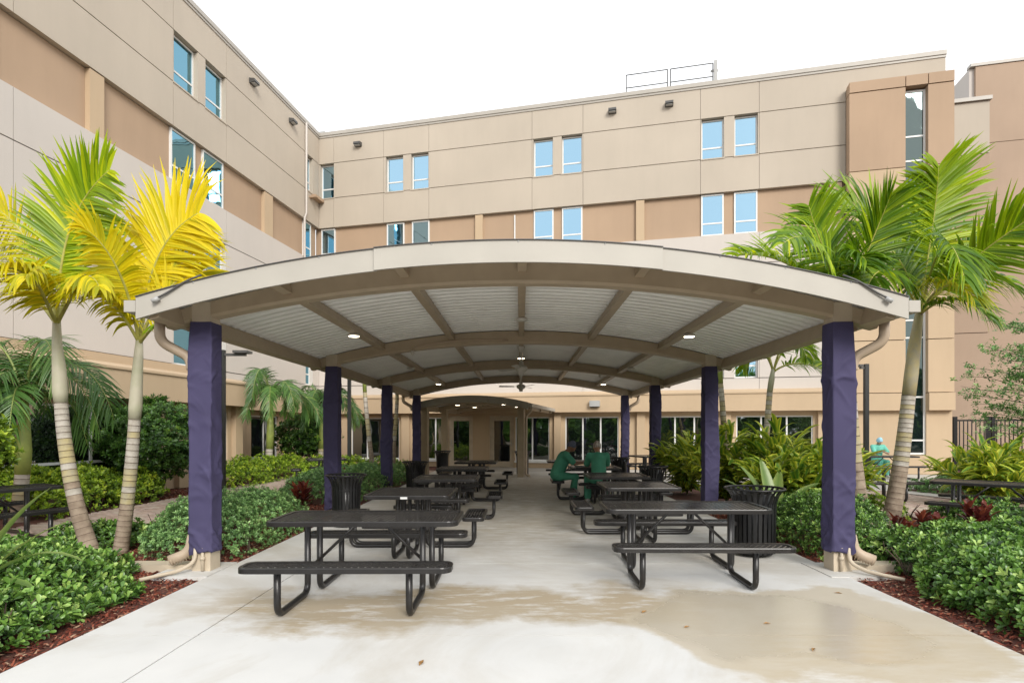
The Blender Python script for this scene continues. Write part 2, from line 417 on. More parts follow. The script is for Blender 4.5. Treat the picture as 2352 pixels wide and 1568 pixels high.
# roof things
def rail(px0, px1, yt, yb, label):
    A = Vector(onB(px0, yb, .6)); B = Vector(onB(px1, yb-.1355*(px1-px0), .6)); A.z = B.z = ZR+.16
    t = thing('guard_rail', label, 'guard rail', A, ROT_B, 'guard rails on the roof'); w = (B-A).length
    for x in (0, w): MB().tube([(x, 0, 0), (x, 0, 1.1)], .025, 6).build('post', m_dkgrey, t)
    for z in (.55, 1.1): MB().tube([(0, 0, z), (w, 0, z)], .022, 6).build('rail', m_dkgrey, t)
    MB().box(-.1, w+.1, .3, .42, 0, .28).build('toe_board', m_grey, t)
rail(1437, 1534, 152, 210, 'left section of grey guard rail on the flat roof')
rail(1541, 1641, 137, 197, 'right section of grey guard rail on the flat roof')
t = thing('roof_ladder_post', 'pale grey post standing at the right end of the roof guard rail', 'post', Vector(onB(1648, 180, .7)).xy.to_3d()+Vector((0,0,ZR+.16)), ROT_B)
MB().box(-.07, .07, -.05, .05, 0, 1.25).build('upright', m_grey, t); MB().box(-.2, .1, -.03, .03, .8, .88).build('bracket', m_grey, t)
t = thing('roof_unit', 'pale mechanical box on the roof over the inner corner', 'roof unit', (-10.5, 29.0, ZR+.2), ROT_B)
MB().box(-1.1, .8, -.5, .9, 0, .75).build('housing', m_pale, t); MB().box(-1.2, .9, -.6, 1, .751, .83).build('lid', m_grey, t)
MB().box(UC-4, UE, .95, 12, ZR-.7, ZR-.4).build('roof', m_grey, hosp, L3, ROT_B)
MB().box(XE, 4, .95, 12, ZR-.7, ZR-.39).build('roof', m_grey, hosp, (L0.x, L0.y, 0), ROT_L)

# brown wing beyond the right end
br = thing('brown_building', 'brown stucco building wing with a lower pale front at the right edge', 'building', (F0.x, F0.y, 0), ROT_B)
r0 = UE+.06
low = MB().box(r0, r0+2.66, 3.0, 8.9, 0, 15.05).build('wall', m_joint, br)
for z0, z1 in ((0, 5.6), (5.6, 9.4), (9.4, 12.9), (12.9, 15.05)):
    MB().box(r0+.01, r0+2.74, 2.8, 2.999, z0+.015, z1-.015).build('panel', m_brown if z1 < 13 else m_beige, low)
MB().box(r0, r0+2.8, 2.7, 3.2, 15.05, 15.2).build('coping', m_coping, low)
hi = MB().box(r0+5.3, r0+16, 9.1, 20, 0, 19.9).build('wall', m_joint, br)
for x0, x1 in ((5.2, 8.2), (8.2, 11.7), (11.7, 16)):
    for z0, z1 in ((0, 5.6), (5.6, 10.6), (10.6, 16.0), (16.0, 19.9)):
        MB().box(r0+x0+.015, r0+x1-.015, 8.95, 9.099, z0+.015, z1-.015).build('panel', m_brown, hi)
MB().box(r0+5.0, r0+5.299, 9.1, 20, 0, 19.88).build('side_wall', m_pale, hi)
MB().box(r0+4.98, r0+16, 8.9, 9.3, 19.901, 20.05).build('coping', m_coping, hi)
# standpipe and black fence
t = thing('standpipe', 'red fire standpipe bending out of the wall behind the black gate', 'pipe', (F0.x, F0.y, 0), ROT_B)
m_red = M('red_paint', (.22, .05, .04), .5, .2, 6)
MB().tube(fillet([(r0+.05, .9, 2.75), (r0+.45, .9, 2.75), (r0+.45, .9, 0)], .18), .1, 10).build('pipe', m_red, t)
MB().lathe([(.105, 0), (.15, 0), (.15, .08), (.105, .08)], 12, (r0+.45, .9, 1.9)).build('flange', m_red, t)
fen = thing('metal_fence', 'black metal picket fence and gate beside the brown building', 'fence', (F0.x, F0.y, 0), ROT_B)
fx0 = UE+.25; FY = -.1
for x in (fx0, fx0+1.05, fx0+1.2, fx0+3.7, fx0+6.2): MB().box(x-.06, x+.06, FY-.06, FY+.06, 0, 2.12).build('post', m_liner, fen)
for z in (.15, 1.95): 
    MB().box(fx0+.06, fx0+6.2, FY-.02, FY+.02, z, z+.06).build('rail', m_liner, fen)
pk = MB().box(-.014, .014, -.014, .014, .211, 1.949).mesh('picket', m_liner)
for i in range(46):
    ob('picket', pk, fen, (fx0+.15+i*.13, FY, 0))
# ------------------------------------------------------------------ ground
def matnodes(m):
    return m.node_tree.nodes, m.node_tree.links, m.node_tree.nodes['Principled BSDF']
m_conc = M('concrete', (.62, .615, .595), .75, .06, 1.3, .12, 120)
n, L, b = matnodes(m_conc)
geo = [x for x in n if x.type == 'NEW_GEOMETRY'][0]; base = b.inputs['Base Color'].links[0].from_socket
wn = n.new('ShaderNodeTexNoise'); wn.inputs['Scale'].default_value = .9; wn.inputs['Detail'].default_value = 6; wn.inputs['Roughness'].default_value = .6
L.new(geo.outputs['Position'], wn.inputs['Vector'])
def vm(op, a, bb):
    x = n.new('ShaderNodeVectorMath'); x.operation = op
    for i, q in enumerate((a, bb)):
        if isinstance(q, (tuple, list)): x.inputs[i].default_value = q
        else: L.new(q, x.inputs[i])
    return x.outputs['Value'] if op == 'LENGTH' else x.outputs[0]
wv = vm('SUBTRACT', wn.outputs['Color'], (.5, .5, .5))
def blob(cx, cy, hx, hy, warp, soft):                   # mask for water stains and the far floor tint: an ellipse with a ragged outline
    p = vm('ADD', geo.outputs['Position'], vm('MULTIPLY', wv, (warp, warp, 0)))
    q = vm('MULTIPLY', vm('SUBTRACT', p, (cx, cy, 0)), (1/hx, 1/hy, 0))
    x = n.new('ShaderNodeVectorMath'); x.operation = 'LENGTH'; L.new(q, x.inputs[0])
    r = n.new('ShaderNodeMapRange'); r.inputs['From Min'].default_value = 1+soft; r.inputs['From Max'].default_value = 1-soft
    L.new(x.outputs['Value'], r.inputs[0]); return r.outputs[0]
def mix(fac, a, col):
    x = n.new('ShaderNodeMix'); x.data_type = 'RGBA'; L.new(fac, x.inputs[0]); L.new(a, x.inputs[6]); x.inputs[7].default_value = (*col, 1); return x.outputs[2]
def mul(a, k):
    x = n.new('ShaderNodeMath'); x.operation = 'MULTIPLY'; L.new(a, x.inputs[0])
    if isinstance(k, (int, float)): x.inputs[1].default_value = k
    else: L.new(k, x.inputs[1])
    return x.outputs[0]
fine = n.new('ShaderNodeTexNoise'); fine.inputs['Scale'].default_value = 5; fine.inputs['Detail'].default_value = 8; fine.inputs['Roughness'].default_value = .7
mp = n.new('ShaderNodeMapping'); mp.inputs['Scale'].default_value = (.5, 1.6, 1); L.new(geo.outputs['Position'], mp.inputs[0]); L.new(mp.outputs[0], fine.inputs['Vector'])
fr = n.new('ShaderNodeMapRange'); fr.inputs['From Min'].default_value = .34; fr.inputs['From Max'].default_value = .6; L.new(fine.outputs['Fac'], fr.inputs[0])
gn = n.new('ShaderNodeTexNoise'); gn.inputs['Scale'].default_value = .45; gn.inputs['Detail'].default_value = 9; gn.inputs['Roughness'].default_value = .68; gn.inputs['Distortion'].default_value = .8
L.new(geo.outputs['Position'], gn.inputs['Vector'])
gr = n.new('ShaderNodeMapRange'); gr.inputs['From Min'].default_value = .47; gr.inputs['From Max'].default_value = .66; L.new(gn.outputs['Fac'], gr.inputs[0])
fr2 = n.new('ShaderNodeMapRange'); fr2.inputs['From Min'].default_value = .3; fr2.inputs['From Max'].default_value = .5; fr2.inputs['To Max'].default_value = .9; L.new(fine.outputs['Fac'], fr2.inputs[0])
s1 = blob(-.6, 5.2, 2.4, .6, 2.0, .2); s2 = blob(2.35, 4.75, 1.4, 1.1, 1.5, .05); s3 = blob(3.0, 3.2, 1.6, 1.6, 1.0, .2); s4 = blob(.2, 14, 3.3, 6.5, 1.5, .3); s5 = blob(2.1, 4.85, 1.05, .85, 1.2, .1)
col = mix(mul(mul(s4, fr.outputs[0]), .8), base, (.36, .31, .23))  # mottled brown tint over the floor under the pavilion
col = mix(mul(s1, fr2.outputs[0]), col, (.36, .285, .18))
col = mix(mul(s2, .85), col, (.47, .41, .31)); col = mix(mul(mul(s3, fr.outputs[0]), .8), col, (.45, .38, .27))
col = mix(mul(gr.outputs[0], .55), col, (.42, .37, .29)); L.new(col, b.inputs['Base Color'])
rr = n.new('ShaderNodeMapRange'); rr.inputs['To Min'].default_value = .72; rr.inputs['To Max'].default_value = .07; L.new(s5, rr.inputs[0]); L.new(rr.outputs[0], b.inputs['Roughness'])

m_mulch = M('red_mulch', (.15, .05, .032), .9, .5, 14, 1., 45, col2=(.06, .022, .016))
m_soil = M('soil', (.14, .10, .06), .95, .3, 3, .5, 20)
m_paver = M('paver_red', (.40, .29, .23), .85, .2, 9, .3, 60)
m_paver2 = M('paver_bed', (.24, .19, .16), .9, .2, 9, .3, 60)
m_walk = M('walk_concrete', (.48, .455, .41), .85, .07, 1.5, .15, 90)
g = MB().add([(-300, -300, -.09), (300, -300, -.09), (300, 300, -.09), (-300, 300, -.09)], [(0,1,2,3)]).build('ground', m_soil); struct(g)
pat = struct(MB().box(-3.44, 3.6, -6, 27.2, -.085, -.03).build('patio', m_joint))
g_ = .006
ysl = [-6, -1.2, 1.9, 4.44, 6.83, 8.95, 11.0, 13.2, 15.4, 17.6, 19.9, 22]
for a, c in zip(ysl[:-1], ysl[1:]):
    for x0, x1 in ((-3.44, -2.53), (-2.53, 3.6)):
        MB().box(x0+g_, x1-g_, a+g_, c-g_, -.06, 0).build('slab', m_conc, pat)
MB().box(-3.42, 3.58, 22.01, 27, -.06, -.001).build('slab', m_walk, pat)
for sx in (-1, 1):                                        # pads round the front columns and the splash slabs
    MB().box(sx*3.4 if sx > 0 else -4.05, 4.05 if sx > 0 else -3.43, 6.18, 6.86, -.06, .012 if sx < 0 else .008).build('slab', m_conc, pat)
bed = struct(MB().box(-40, -3.46, -6, 32, -.088, -.035).build('mulch_bed', m_mulch))
bed = struct(MB().box(3.62, 40, -6, 32, -.088, -.035).build('mulch_bed', m_mulch))
def paver_path(poly, name):
    """bedding sheet with every brick built, clipped to the outline (joined: too small to pick apart)"""
    s_ = struct(MB().prism(poly, -.034, -.022).build(name, m_paver2))
    xs = [p[0] for p in poly]; ys = [p[1] for p in poly]; b = MB(); rnd = random.Random(5)
    def inside(x, y):
        c = False; j = len(poly)-1
        for i in range(len(poly)):
            if (poly[i][1] > y) != (poly[j][1] > y) and x < (poly[j][0]-poly[i][0])*(y-poly[i][1])/(poly[j][1]-poly[i][1])+poly[i][0]: c = not c
            j = i
        return c
    r = 0; y = min(ys)
    while y < max(ys):
        x = min(xs)+(.1 if r % 2 else 0)
        while x < max(xs):
            if inside(x+.1, y+.05):
                h = -.004+rnd.uniform(-.002, .002); m = rnd.randrange(3)
                b.add([(x+.004, y+.004, h), (x+.198, y+.004, h), (x+.198, y+.098, h), (x+.004, y+.098, h), (x+.004, y+.004, -.021), (x+.198, y+.004, -.021)], [(0,1,2,3), (4,5,1,0)], m)
            x += .204
        y += .102; r += 1
    o = b.build('paver', [m_paver, M('paver_rose', (.44, .33, .28), .85, .2, 9, .3, 60), M('paver_buff', (.46, .38, .31), .85, .2, 9, .3, 60)], s_); o['kind'] = 'stuff'
paver_path([(-8.4, 8.2), (-6.5, 8.2), (-6.6, 12), (-6.7, 17), (-6.9, 21.5), (-3.5, 20.6), (-3.5, 23), (-8.4, 23.6), (-8.2, 18), (-8.3, 12)], 'paver_path_left')
paver_path([(5.9, 12.2), (7.6, 10.3), (14, 9.0), (14, 11.5), (10.2, 12.6), (9.6, 15.2), (7, 15.6), (5.6, 16)], 'paver_path_right')
struct(MB().prism([(9.8, 15.2), (10.5, 13.1), (16, 11.5), (16, 11.9), (11.0, 13.5), (10.4, 15.6), (15, 16.9), (17, 20.2), (14.6, 21.6), (3.6, 24), (3.6, 17), (7, 15.7)], -.034, -.012).build('path', m_walk))

# ------------------------------------------------------------------ pavilion
def arch(R): return lambda x: -(R-math.sqrt(R*R-x*x))
def lin(a, b, n): return [a+(b-a)*i/n for i in range(n+1)]
def pavilion(t, hc, he, ys, R, zt, y0, y1, pur, colw, fasc, lip=.2, bd=.26, jx=(-1.52, 1.46), RB_=None, cols=None):
    """hc column half spacing, he eave half width, ys beam rows, zt deck height at the crown"""
    A = arch(R); xs = lin(-he-.02, he+.02, 32)
    bw = .1; ch = .03
    prof = [(-bw+ch, -bd), (bw-ch, -bd), (bw, -bd+ch), (bw, 0), (-bw, 0), (-bw, -bd+ch)]
    for y in ys:
        b = MB(); n_ = len(prof); AB = arch(RB_ or R); lift = lambda x: AB(x)-A(x)          # the underside is flatter than the roof
        b.sweepx([(y+p, z) for p, z in prof], xs, lambda x: zt-.02+A(x))
        b.v = [(X, Y_, Z+(lift(X) if (k % n_) in (0, 1, 2, 5) else 0)) for k, (X, Y_, Z) in enumerate(b.v)]
        b.build('arch_beam', m_steel, t)
        for s in (-1, 1):
            if cols and (ys.index(y), s) not in cols: continue
            top = zt-.02-bd+arch(RB_ or R)(hc)+.02
            col = MB().box(s*hc-colw/2, s*hc+colw/2, y-colw/2, y+colw/2, 0, top+bd-.06).build('column', m_cream if fasc else m_steel, t)
    for x in pur:
        d = .125 if abs(x) < he-.1 else .2
        q = [(-.05, -d), (.05, -d), (.05, .0), (-.05, .0)]
        z = zt-.008+A(x); ang = math.asin(x/R)
        for a, c in zip([y0+.03]+[y+bw for y in ys], [y-bw for y in ys]+[y1-.03]):
            Mx = Matrix.Translation((x, 0, z)) @ Matrix.Rotation(ang, 4, 'Y')
            MB().box(-.05, .05, a+.001, c-.001, -d, 0, M=Mx).build('purlin', m_steel, t)
    # corrugated deck: ribs follow the arch
    pit = .19; pr = []; y = y0
    while y < y1-pit:
        pr += [(y, 0), (y+pit*.42, 0), (y+pit*.52, .032), (y+pit*.9, .032)]; y += pit
    xs2 = lin(-he, he, 24)
    b = MB(); b.sweepx(pr, xs2, lambda x: zt+A(x), closed=False); b.build('roof_deck', m_deck, t)
    b = MB(); b.sweepx([(y0+.01, .033), (y1-.01, .033), (y1-.01, .038), (y0+.01, .038)], lin(-he, he, 72), lambda x: zt+A(x)); b.build('roof_sheet', M('roof_top', (.30, .30, .30), .5, .1), t)
    # fascia boards in three lengths, the middle one lapped over its neighbours
    for yy, s in ((y0, -1), (y1, 1)):
        for i, (a, c) in enumerate(((-he, jx[0]-.0), (jx[0]-.02, jx[1]), (jx[1]+.004, he))):
            o_ = .032 if i == 1 else 0
            ya, yb = sorted((yy+s*(.002+o_), yy+s*(.03+o_)))
            b = MB(); b.sweepx([(ya, -lip*.93), (yb, -lip*.93), (yb, lip*.2), (ya, lip*.2)], lin(a, c, 24), lambda x: zt+A(x)); f = b.build('fascia_board', m_fascia, t)
            ya, yb = sorted((yy+s*(o_-.002), yy+s*(.045+o_)))
            b = MB(); b.sweepx([(ya, lip*.205), (yb, lip*.205), (yb, lip*.25), (ya, lip*.25)], lin(a, c, 24), lambda x: zt+A(x)); b.build('drip_edge', m_dkgrey, f)
            if fasc:
                for x in (a+.6, (a+c)/2, c-.6):
                    MB().ball((x, yy+s*(.03+o_), zt+A(x)+.03), (.012, .006, .012), 6, k=4).build('screw', m_grey, f)
    for s in (-1, 1):
        ze = zt+A(he); xa, xb = sorted((s*(he+.01), s*(he+.13)))
        MB().box(xa, xb, y0-.02, y1+.02, ze-.11, ze+.01).build('gutter', m_fascia, t)

YS = [6.525, 10.97, 15.42, 19.83]; Y0, Y1 = 5.93, 20.5; ZT = 3.535; PX = .02
pav = thing('shade_pavilion', 'large arched shade pavilion of tan steel with corrugated roof over the patio', 'pavilion', (PX, 0, 0))
pavilion(pav, 3.64, 4.03, YS, 14.2, ZT, Y0, Y1, [-3.93, -2.68, -1.34, 0, 1.34, 2.68, 3.93], .21, True, bd=.235, RB_=16.2)
zeave = ZT+arch(14.2)(4.03)
def downspout(t, x, y, s, zt_, colx, bottom=2.3):
    r = .055
    MB().tube(fillet([(x, y-.12, zt_-.12), (x, y-.12, zt_-.34), (colx+s*.2, y, zt_-.5), (colx+s*.17, y, zt_-.62), (colx+s*.17, y, bottom)], .1, 6), r, 8).build('downspout', m_gutter, t)
for y in (YS[0], YS[3]):
    for s in (-1, 1): downspout(pav, s*4.1, y, s, zeave, s*3.64)
for s in (-1, 1):                                                    # downspout shoes, conduit and splash trough at the foot of the front columns
    x = s*3.64
    MB().tube(fillet([(x+s*.15, 6.52, .4), (x+s*.18, 6.5, .2), (x+s*.36, 6.42, .13)], .1), .06, 8).build('downspout_shoe', m_gutter, pav)
    for k in range(7): MB().tube([(x+s*(.2+.024*k), 6.51-.013*k, .185-.009*k), (x+s*(.208+.024*k), 6.505-.013*k, .182-.009*k)], .066, 8).build('shoe_rib', m_gutter, pav)
    MB().tube(fillet([(x+s*.05, 6.4, .28), (x+s*.05, 6.385, .12), (x+s*.16, 6.25, .05), (x+s*.42, 6.0, .02)], .08), .022, 8).build('drain_hose', m_cream, pav)
    MB().tube([(x-s*.03, 6.395, .28), (x-s*.03, 6.395, .02)], .018, 8).tube([(x-s*.03, 6.395, .14), (x-s*.03, 6.395, .18)], .026, 8).build('conduit', m_cream, pav)
    MB().box(*sorted((x+s*.15, x+s*.95)), 6.5, 6.72, -.03, .06).build('splash_block', m_cream, pav)
for s in (-1, 1):                                                    # cables clipped over the front fascia corners
    A = arch(14.2); px_ = s*3.82
    MB().tube(fillet([(s*3.35, Y0-.02, ZT+A(3.35)+.09), (s*3.5, Y0-.045, ZT+A(3.5)+.06), (s*3.7, Y0-.05, ZT+A(3.7)-.02), (px_, Y0-.06, ZT+A(3.82)-.05)], .1), .011, 6).build('cable', m_dkgrey, pav)
    MB().tube([(px_-s*.05, Y0-.06, ZT+A(3.82)-.035), (px_+s*.01, Y0-.075, ZT+A(3.82)-.075)], .024, 8).build('cable_clamp', m_grey, pav)

A = arch(16.2); zb = ZT-.02-.235
for yb_, x0_, x1_ in ((YS[1], -2.05, -.25), (YS[2], .3, 2.1)):         # conduits along the beam faces
    y_ = yb_-.112; pts = [(x, y_, zb+A(x)+.05+.05*math.sin(math.pi*(x-x0_)/(x1_-x0_))) for x in lin(x0_, x1_, 12)]
    MB().tube(([(x0_-.02, y_-.03, zb+A(x0_)-.04)] if x0_ < 0 else [])+pts+([(x1_+.02, y_-.03, zb+A(x1_)-.04)] if x0_ > 0 else []), .012, 6).build('conduit', m_gutter, pav)
    xe = x0_-.03 if x0_ < 0 else x1_+.03
    MB().lathe([(0, .03), (.03, .03), (.04, 0), (.03, -.04), (0, -.06)], 10, (xe, y_-.03, zb+A(xe)-.05)).build('sensor', m_fan, pav)
# smaller canopy towards the doors
scw = thing('entrance_canopy', 'small arched tan canopy on bare posts leading to the glazed doors', 'canopy', (-1.7, 20.02, 0), ROT_B)
pavilion(scw, 1.78, 2.1, [0, 2.0, 4.1], 8.6, 2.78, -.32, 4.45, [-2.04, -.9, .9, 2.04], .22, False, lip=.2, bd=.17, jx=(-.7, .7), cols=[(0, -1), (0, 1), (1, -1)])
for s in (-1, 1): MB().tube(fillet([(s*2.14, 0, 2.45), (s*2.14, 0, 2.3), (s*1.96, -.02, 2.12), (s*1.95, -.02, .08), (s*2.1, -.1, .05)], .08), .045, 8).build('downspout', m_gutter, scw)

# fabric wraps
m_wrap = M('purple_fabric', (.062, .055, .118), .75, .08, 3, .25, 400, spec=.25)
def wrap(x, y, s, z0, z1, label, seed, bulge):
    rnd = random.Random(seed); b = MB(); nz = 170; per = []
    h = .117
    ns = 18
    for i in range(ns): per.append((-h+2*h*i/ns, -h, 0, -1))
    for i in range(ns): per.append((h, -h+2*h*i/ns, 1, 0))
    for i in range(ns): per.append((h-2*h*i/ns, h, 0, 1))
    for i in range(ns): per.append((-h, h-2*h*i/ns, -1, 0))
    fold = [(rnd.uniform(.0, .97)**1.9, rnd.uniform(.006, .02), rnd.uniform(-.9, .9), rnd.uniform(.007, .02), rnd.uniform(0, 6.28)) for _ in range(44)]
    n_ = len(per); vs = []
    for j in range(nz+1):
        t_ = j/nz; z = z0+(z1-z0)*t_
        bl = bulge*max(0, min(1, (1-t_)*6, .35+t_*2.2))
        bl *= .75+.25*math.sin(t_*7+seed)
        for i, (px, py, nx, ny) in enumerate(per):
            d = 0
            along = (px if abs(ny) else py)/h
            for (fz, amp, sl, wd, ph) in fold:
                q = (t_-fz-sl*.08*along-.006*math.sin(along*3+ph))/wd
                if abs(q) < 3: d += amp*math.exp(-q*q)*max(0, .35+.65*math.sin(along*1.7+ph))*(1-.35*abs(along))
            d += .004*math.sin(9*t_+2.3*along+seed)
            if j == 0: d -= .006
            if t_ > .965: d -= .004*(t_-.965)/.035
            X = px+nx*d; Yp = py+ny*d
            if s*px > 0: X += s*bl*(s*px/h)*(1-.35*abs(py/h))
            vs.append((X, Yp, z-(.03*along*s if j == 0 and abs(ny) else 0)))
    fs = [(j*n_+i, j*n_+(i+1) % n_, (j+1)*n_+(i+1) % n_, (j+1)*n_+i) for j in range(nz) for i in range(n_)]
    b.add(vs, fs, 0, True)
    o = b.build('column_wrap', m_wrap, None, (x+PX, y, 0)); tag(o, label, 'fabric wrap', 'fabric wraps on the pavilion columns')
ztop = 2.835
side = {-1: 'left', 1: 'right'}
ordn = ['front', 'second', 'third', 'rearmost']
for i, y in enumerate(YS):
    for s in (-1, 1):
        wrap(s*3.64, y, s, .22 if i == 0 else .1, ztop-.0, f'purple fabric wrapped round the {ordn[i]} {side[s]} column of the pavilion', i*2+s+3, .045 if i in (0, 3) else .07)

# round downlights
m_lamp = bpy.data.materials.new('lit_diffuser'); m_lamp.use_nodes = True
e_ = m_lamp.node_tree.nodes['Principled BSDF']; e_.inputs['Emission Color'].default_value = (1, .86, .62, 1); e_.inputs['Emission Strength'].default_value = 5
dl_h = MB().lathe([(.0, 0), (.08, 0), (.095, -.012), (.095, -.034), (.085, -.04)], 20).mesh('housing', m_fan)
dl_d = MB().lathe([(.085, -.038), (.075, -.046), (.0, -.048)], 20).mesh('diffuser', m_lamp)
dl_o = MB().lathe([(.085, -.038), (.075, -.046), (.0, -.048)], 20).mesh('diffuser', m_fan)
def downlight(x, y, zt_, R, label, lit, off=0):
    z = zt_-.008-.126+arch(R)(x); t = thing('downlight', label, 'light', (x+off, y, z), 0, 'round downlights under the pavilion roof')
    ob('housing', dl_h, t); ob('diffuser', dl_d if lit else dl_o, t)
for i, y in enumerate((9.05, 13.8, 18.4)):
    nm = ['front', 'middle', 'rear'][i]
    downlight(-2.68+PX, y, ZT, 14.2, f'round lit downlight on the left purlin, {nm} roof bay', i != 1)
    downlight(2.68+PX, y, ZT, 14.2, f'round lit downlight on the right purlin, {nm} roof bay', i != 1)
    if i < 2: downlight(PX, y, ZT, 14.2, f'round disc light on the centre purlin, {nm} roof bay', i == 1)
for k, (x, y) in enumerate(((-.9, 1.0), (.9, 1.0), (-.9, 3.1), (.9, 3.1))):
    v = Matrix.Rotation(ROT_B, 4, 'Z') @ Vector((x, y, 0))
    t = thing('downlight', ['front left', 'front right', 'rear left', 'rear right'][k]+' small downlight under the entrance canopy', 'light', (-1.7+v.x, 20.02+v.y, 2.78-.135+arch(8.6)(x)), 0, 'downlights under the entrance canopy')
    ob('housing', dl_h, t); ob('diffuser', dl_d, t)
# ceiling fans
def fan(y, label, rot):
    t = thing('ceiling_fan', label, 'fan', (PX, y, ZT-.132), rot, 'ceiling fans on the centre purlin')
    MB().lathe([(0, 0), (.085, 0), (.08, -.03), (.045, -.12), (.02, -.13)], 16).build('canopy', m_fan, t)
    MB().tube([(0, 0, -.12), (0, 0, -.36)], .018, 8).build('down_rod', m_fan, t)
    MB().lathe([(.02, -.3), (.05, -.33), (.05, -.4), (.12, -.43), (.14, -.47), (.12, -.52), (.06, -.56), (.055, -.62), (0, -.63)], 18).build('motor', m_fan, t)
    bl = MB(); bl.box(.1, .24, -.02, .02, -.478, -.47)
    Mx = Matrix.Translation((0, 0, -.474)) @ Matrix.Rotation(.2, 4, 'X')
    bl.prism([(.2, -.045), (.62, -.07), (.66, -.04), (.66, .04), (.62, .07), (.2, .045)], -.004, .004, M=Mx)
    bm_ = bl.mesh('blade', m_fan)
    for k in range(3): ob('blade', bm_, t, None, 2*math.pi*k/3)
fan(12.1, 'pale ceiling fan nearer the camera under the pavilion ridge', .3)
fan(17.0, 'pale ceiling fan farther back under the pavilion ridge', 1.1)
# ------------------------------------------------------------------ furniture
def rrect(hx, hy, r, n=5):
    out = []
    for cx, cy, a0 in ((hx-r, hy-r, 0), (-hx+r, hy-r, 90), (-hx+r, -hy+r, 180), (hx-r, -hy+r, 270)):
        for k in range(n+1):
            a = math.radians(a0+90*k/n); out.append((cx+r*math.cos(a), cy+r*math.sin(a)))
    return out
def rim_mesh(hx, hy, r, h, name):
    o = rrect(hx, hy, r); i = rrect(hx-.028, hy-.028, r-.02); m = rrect(hx+.004, hy+.004, r+.004); n_ = len(o); b = MB()
    vs = [(x, y, h) for x, y in i]+[(x, y, h+.003) for x, y in o]+[(x, y, h-.006) for x, y in m]+[(x, y, h-.045) for x, y in m]+[(x, y, h-.045) for x, y in i]
    fs = []
    for k in range(5):
        for q in range(n_):
            q2 = (q+1) % n_; k2 = (k+1) % 5
            fs.append((k*n_+q, k2*n_+q, k2*n_+q2, k*n_+q2))
    b.add(vs, fs, 0, False)
    return b.mesh(name, m_black)
def grid_mesh(hx, hy, h, pitch=.046, w=.006):
    """expanded-metal infill: two families of slanted strands"""
    b = MB(); hx -= .02; hy -= .02
    for sgn in (1, -1):
        d = Vector((math.cos(math.radians(52)), sgn*math.sin(math.radians(52)), 0)); nn = Vector((-d.y, d.x, 0))
        R = hx+hy; k = -int(R/pitch)
        while k*pitch < R:
            c = nn*(k*pitch); t0, t1 = -1e9, 1e9
            for ax, lim in ((0, hx), (1, hy)):
                a = (-lim-c[ax])/d[ax]; e = (lim-c[ax])/d[ax]
                if a > e: a, e = e, a
                t0 = max(t0, a); t1 = min(t1, e)
            if t1-t0 > .02:
                A = c+d*t0; B = c+d*t1; z = h-(.002 if sgn > 0 else .006)
                q = nn*(w if sgn > 0 else w*.6)
                b.add([A+q+Vector((0,0,z)), B+q+Vector((0,0,z)), B-q+Vector((0,0,z-.002)), A-q+Vector((0,0,z-.002)), A-q+Vector((0,0,z-.005)), B-q+Vector((0,0,z-.005))], [(3,2,1,0), (4,5,2,3)])
            k += 1
    return b.mesh('mesh_infill', M('mesh_glint_coating', (.03, .028, .027), .22, .2, 8, spec=.6))  # glossier and lighter than the rims: sky glint partly put into the colour
TL, TW = .89, .38
pm = dict(top=rim_mesh(TL, TW, .09, .76, 'tabletop'), topg=grid_mesh(TL, TW, .755), bench=rim_mesh(TL, .13, .08, .46, 'bench'), benchg=grid_mesh(TL, .13, .455),
          sq=rim_mesh(.56, .56, .07, .76, 'tabletop'), sqg=grid_mesh(.56, .56, .755), seat=rim_mesh(.45, .14, .06, .46, 'seat'), seatg=grid_mesh(.45, .14, .455))
def uleg(yi, yo, r=.03):
    return MB().tube(fillet([(0, yo, .42), (0, yo, r), (0, yi, r), (0, yi, .72)], .11, 7), r, 10)
pm['leg'] = uleg(-.07, -.78).mesh('leg', m_black)
pm['leg2'] = uleg(-.2, -.84, .028).mesh('leg', m_black)
pm['brace'] = MB().tube([(.54, 0, .3), (.09, 0, .725)], .016, 8).mesh('brace', m_black)
pm['strap'] = MB().box(-.02, .02, -.6, .6, .716, .728).mesh('strap', m_black)
pm['bs'] = MB().box(-.02, .02, -.1, .1, .415, .427).mesh('bench_strap', m_black)
def picnic(x, y, rot, label, group):
    t = thing('picnic_table', label, 'picnic table', (x, y, 0), rot, group)
    o = ob('tabletop', pm['top'], t); ob('mesh_infill', pm['topg'], o)
    for s in (-1, 1):
        o = ob('bench', pm['bench'], t, (0, s*.78, 0)); ob('mesh_infill', pm['benchg'], o)
        for q in (-1, 1): ob('bench_strap', pm['bs'], o, (q*.56, 0, 0))
    for s in (-1, 1):
        for q in (0, math.pi): ob('leg', pm['leg'], t, (s*.56+(.035 if q else -.035), 0, 0), q)
        ob('brace', pm['brace'], t, (0, 0, 0), 0 if s > 0 else math.pi)
        ob('strap', pm['strap'], t, (s*.56, 0, 0), None, (1, .6, 1))
    return t
def square(x, y, rot, label, group):
    t = thing('square_table', label, 'table', (x, y, 0), rot, group)
    o = ob('tabletop', pm['sq'], t); ob('mesh_infill', pm['sqg'], o)
    for k in range(4):
        a = k*math.pi/2; c, s = math.cos(a), math.sin(a)
        o = ob('seat', pm['seat'], t, (s*.86, -c*.86, 0), a); ob('mesh_infill', pm['seatg'], o)
        for q in (-.09, .09): ob('leg', pm['leg2'], t, (c*q, s*q, 0), a)
    for a in (0, math.pi/2): ob('strap', pm['strap'], t, (0, 0, 0 if a else -.014), a, (1, .9, 1))
    return t
GL, GR, GS = 'tables in the left row under the pavilion', 'tables in the right row under the pavilion', 'tables standing outside the pavilion'
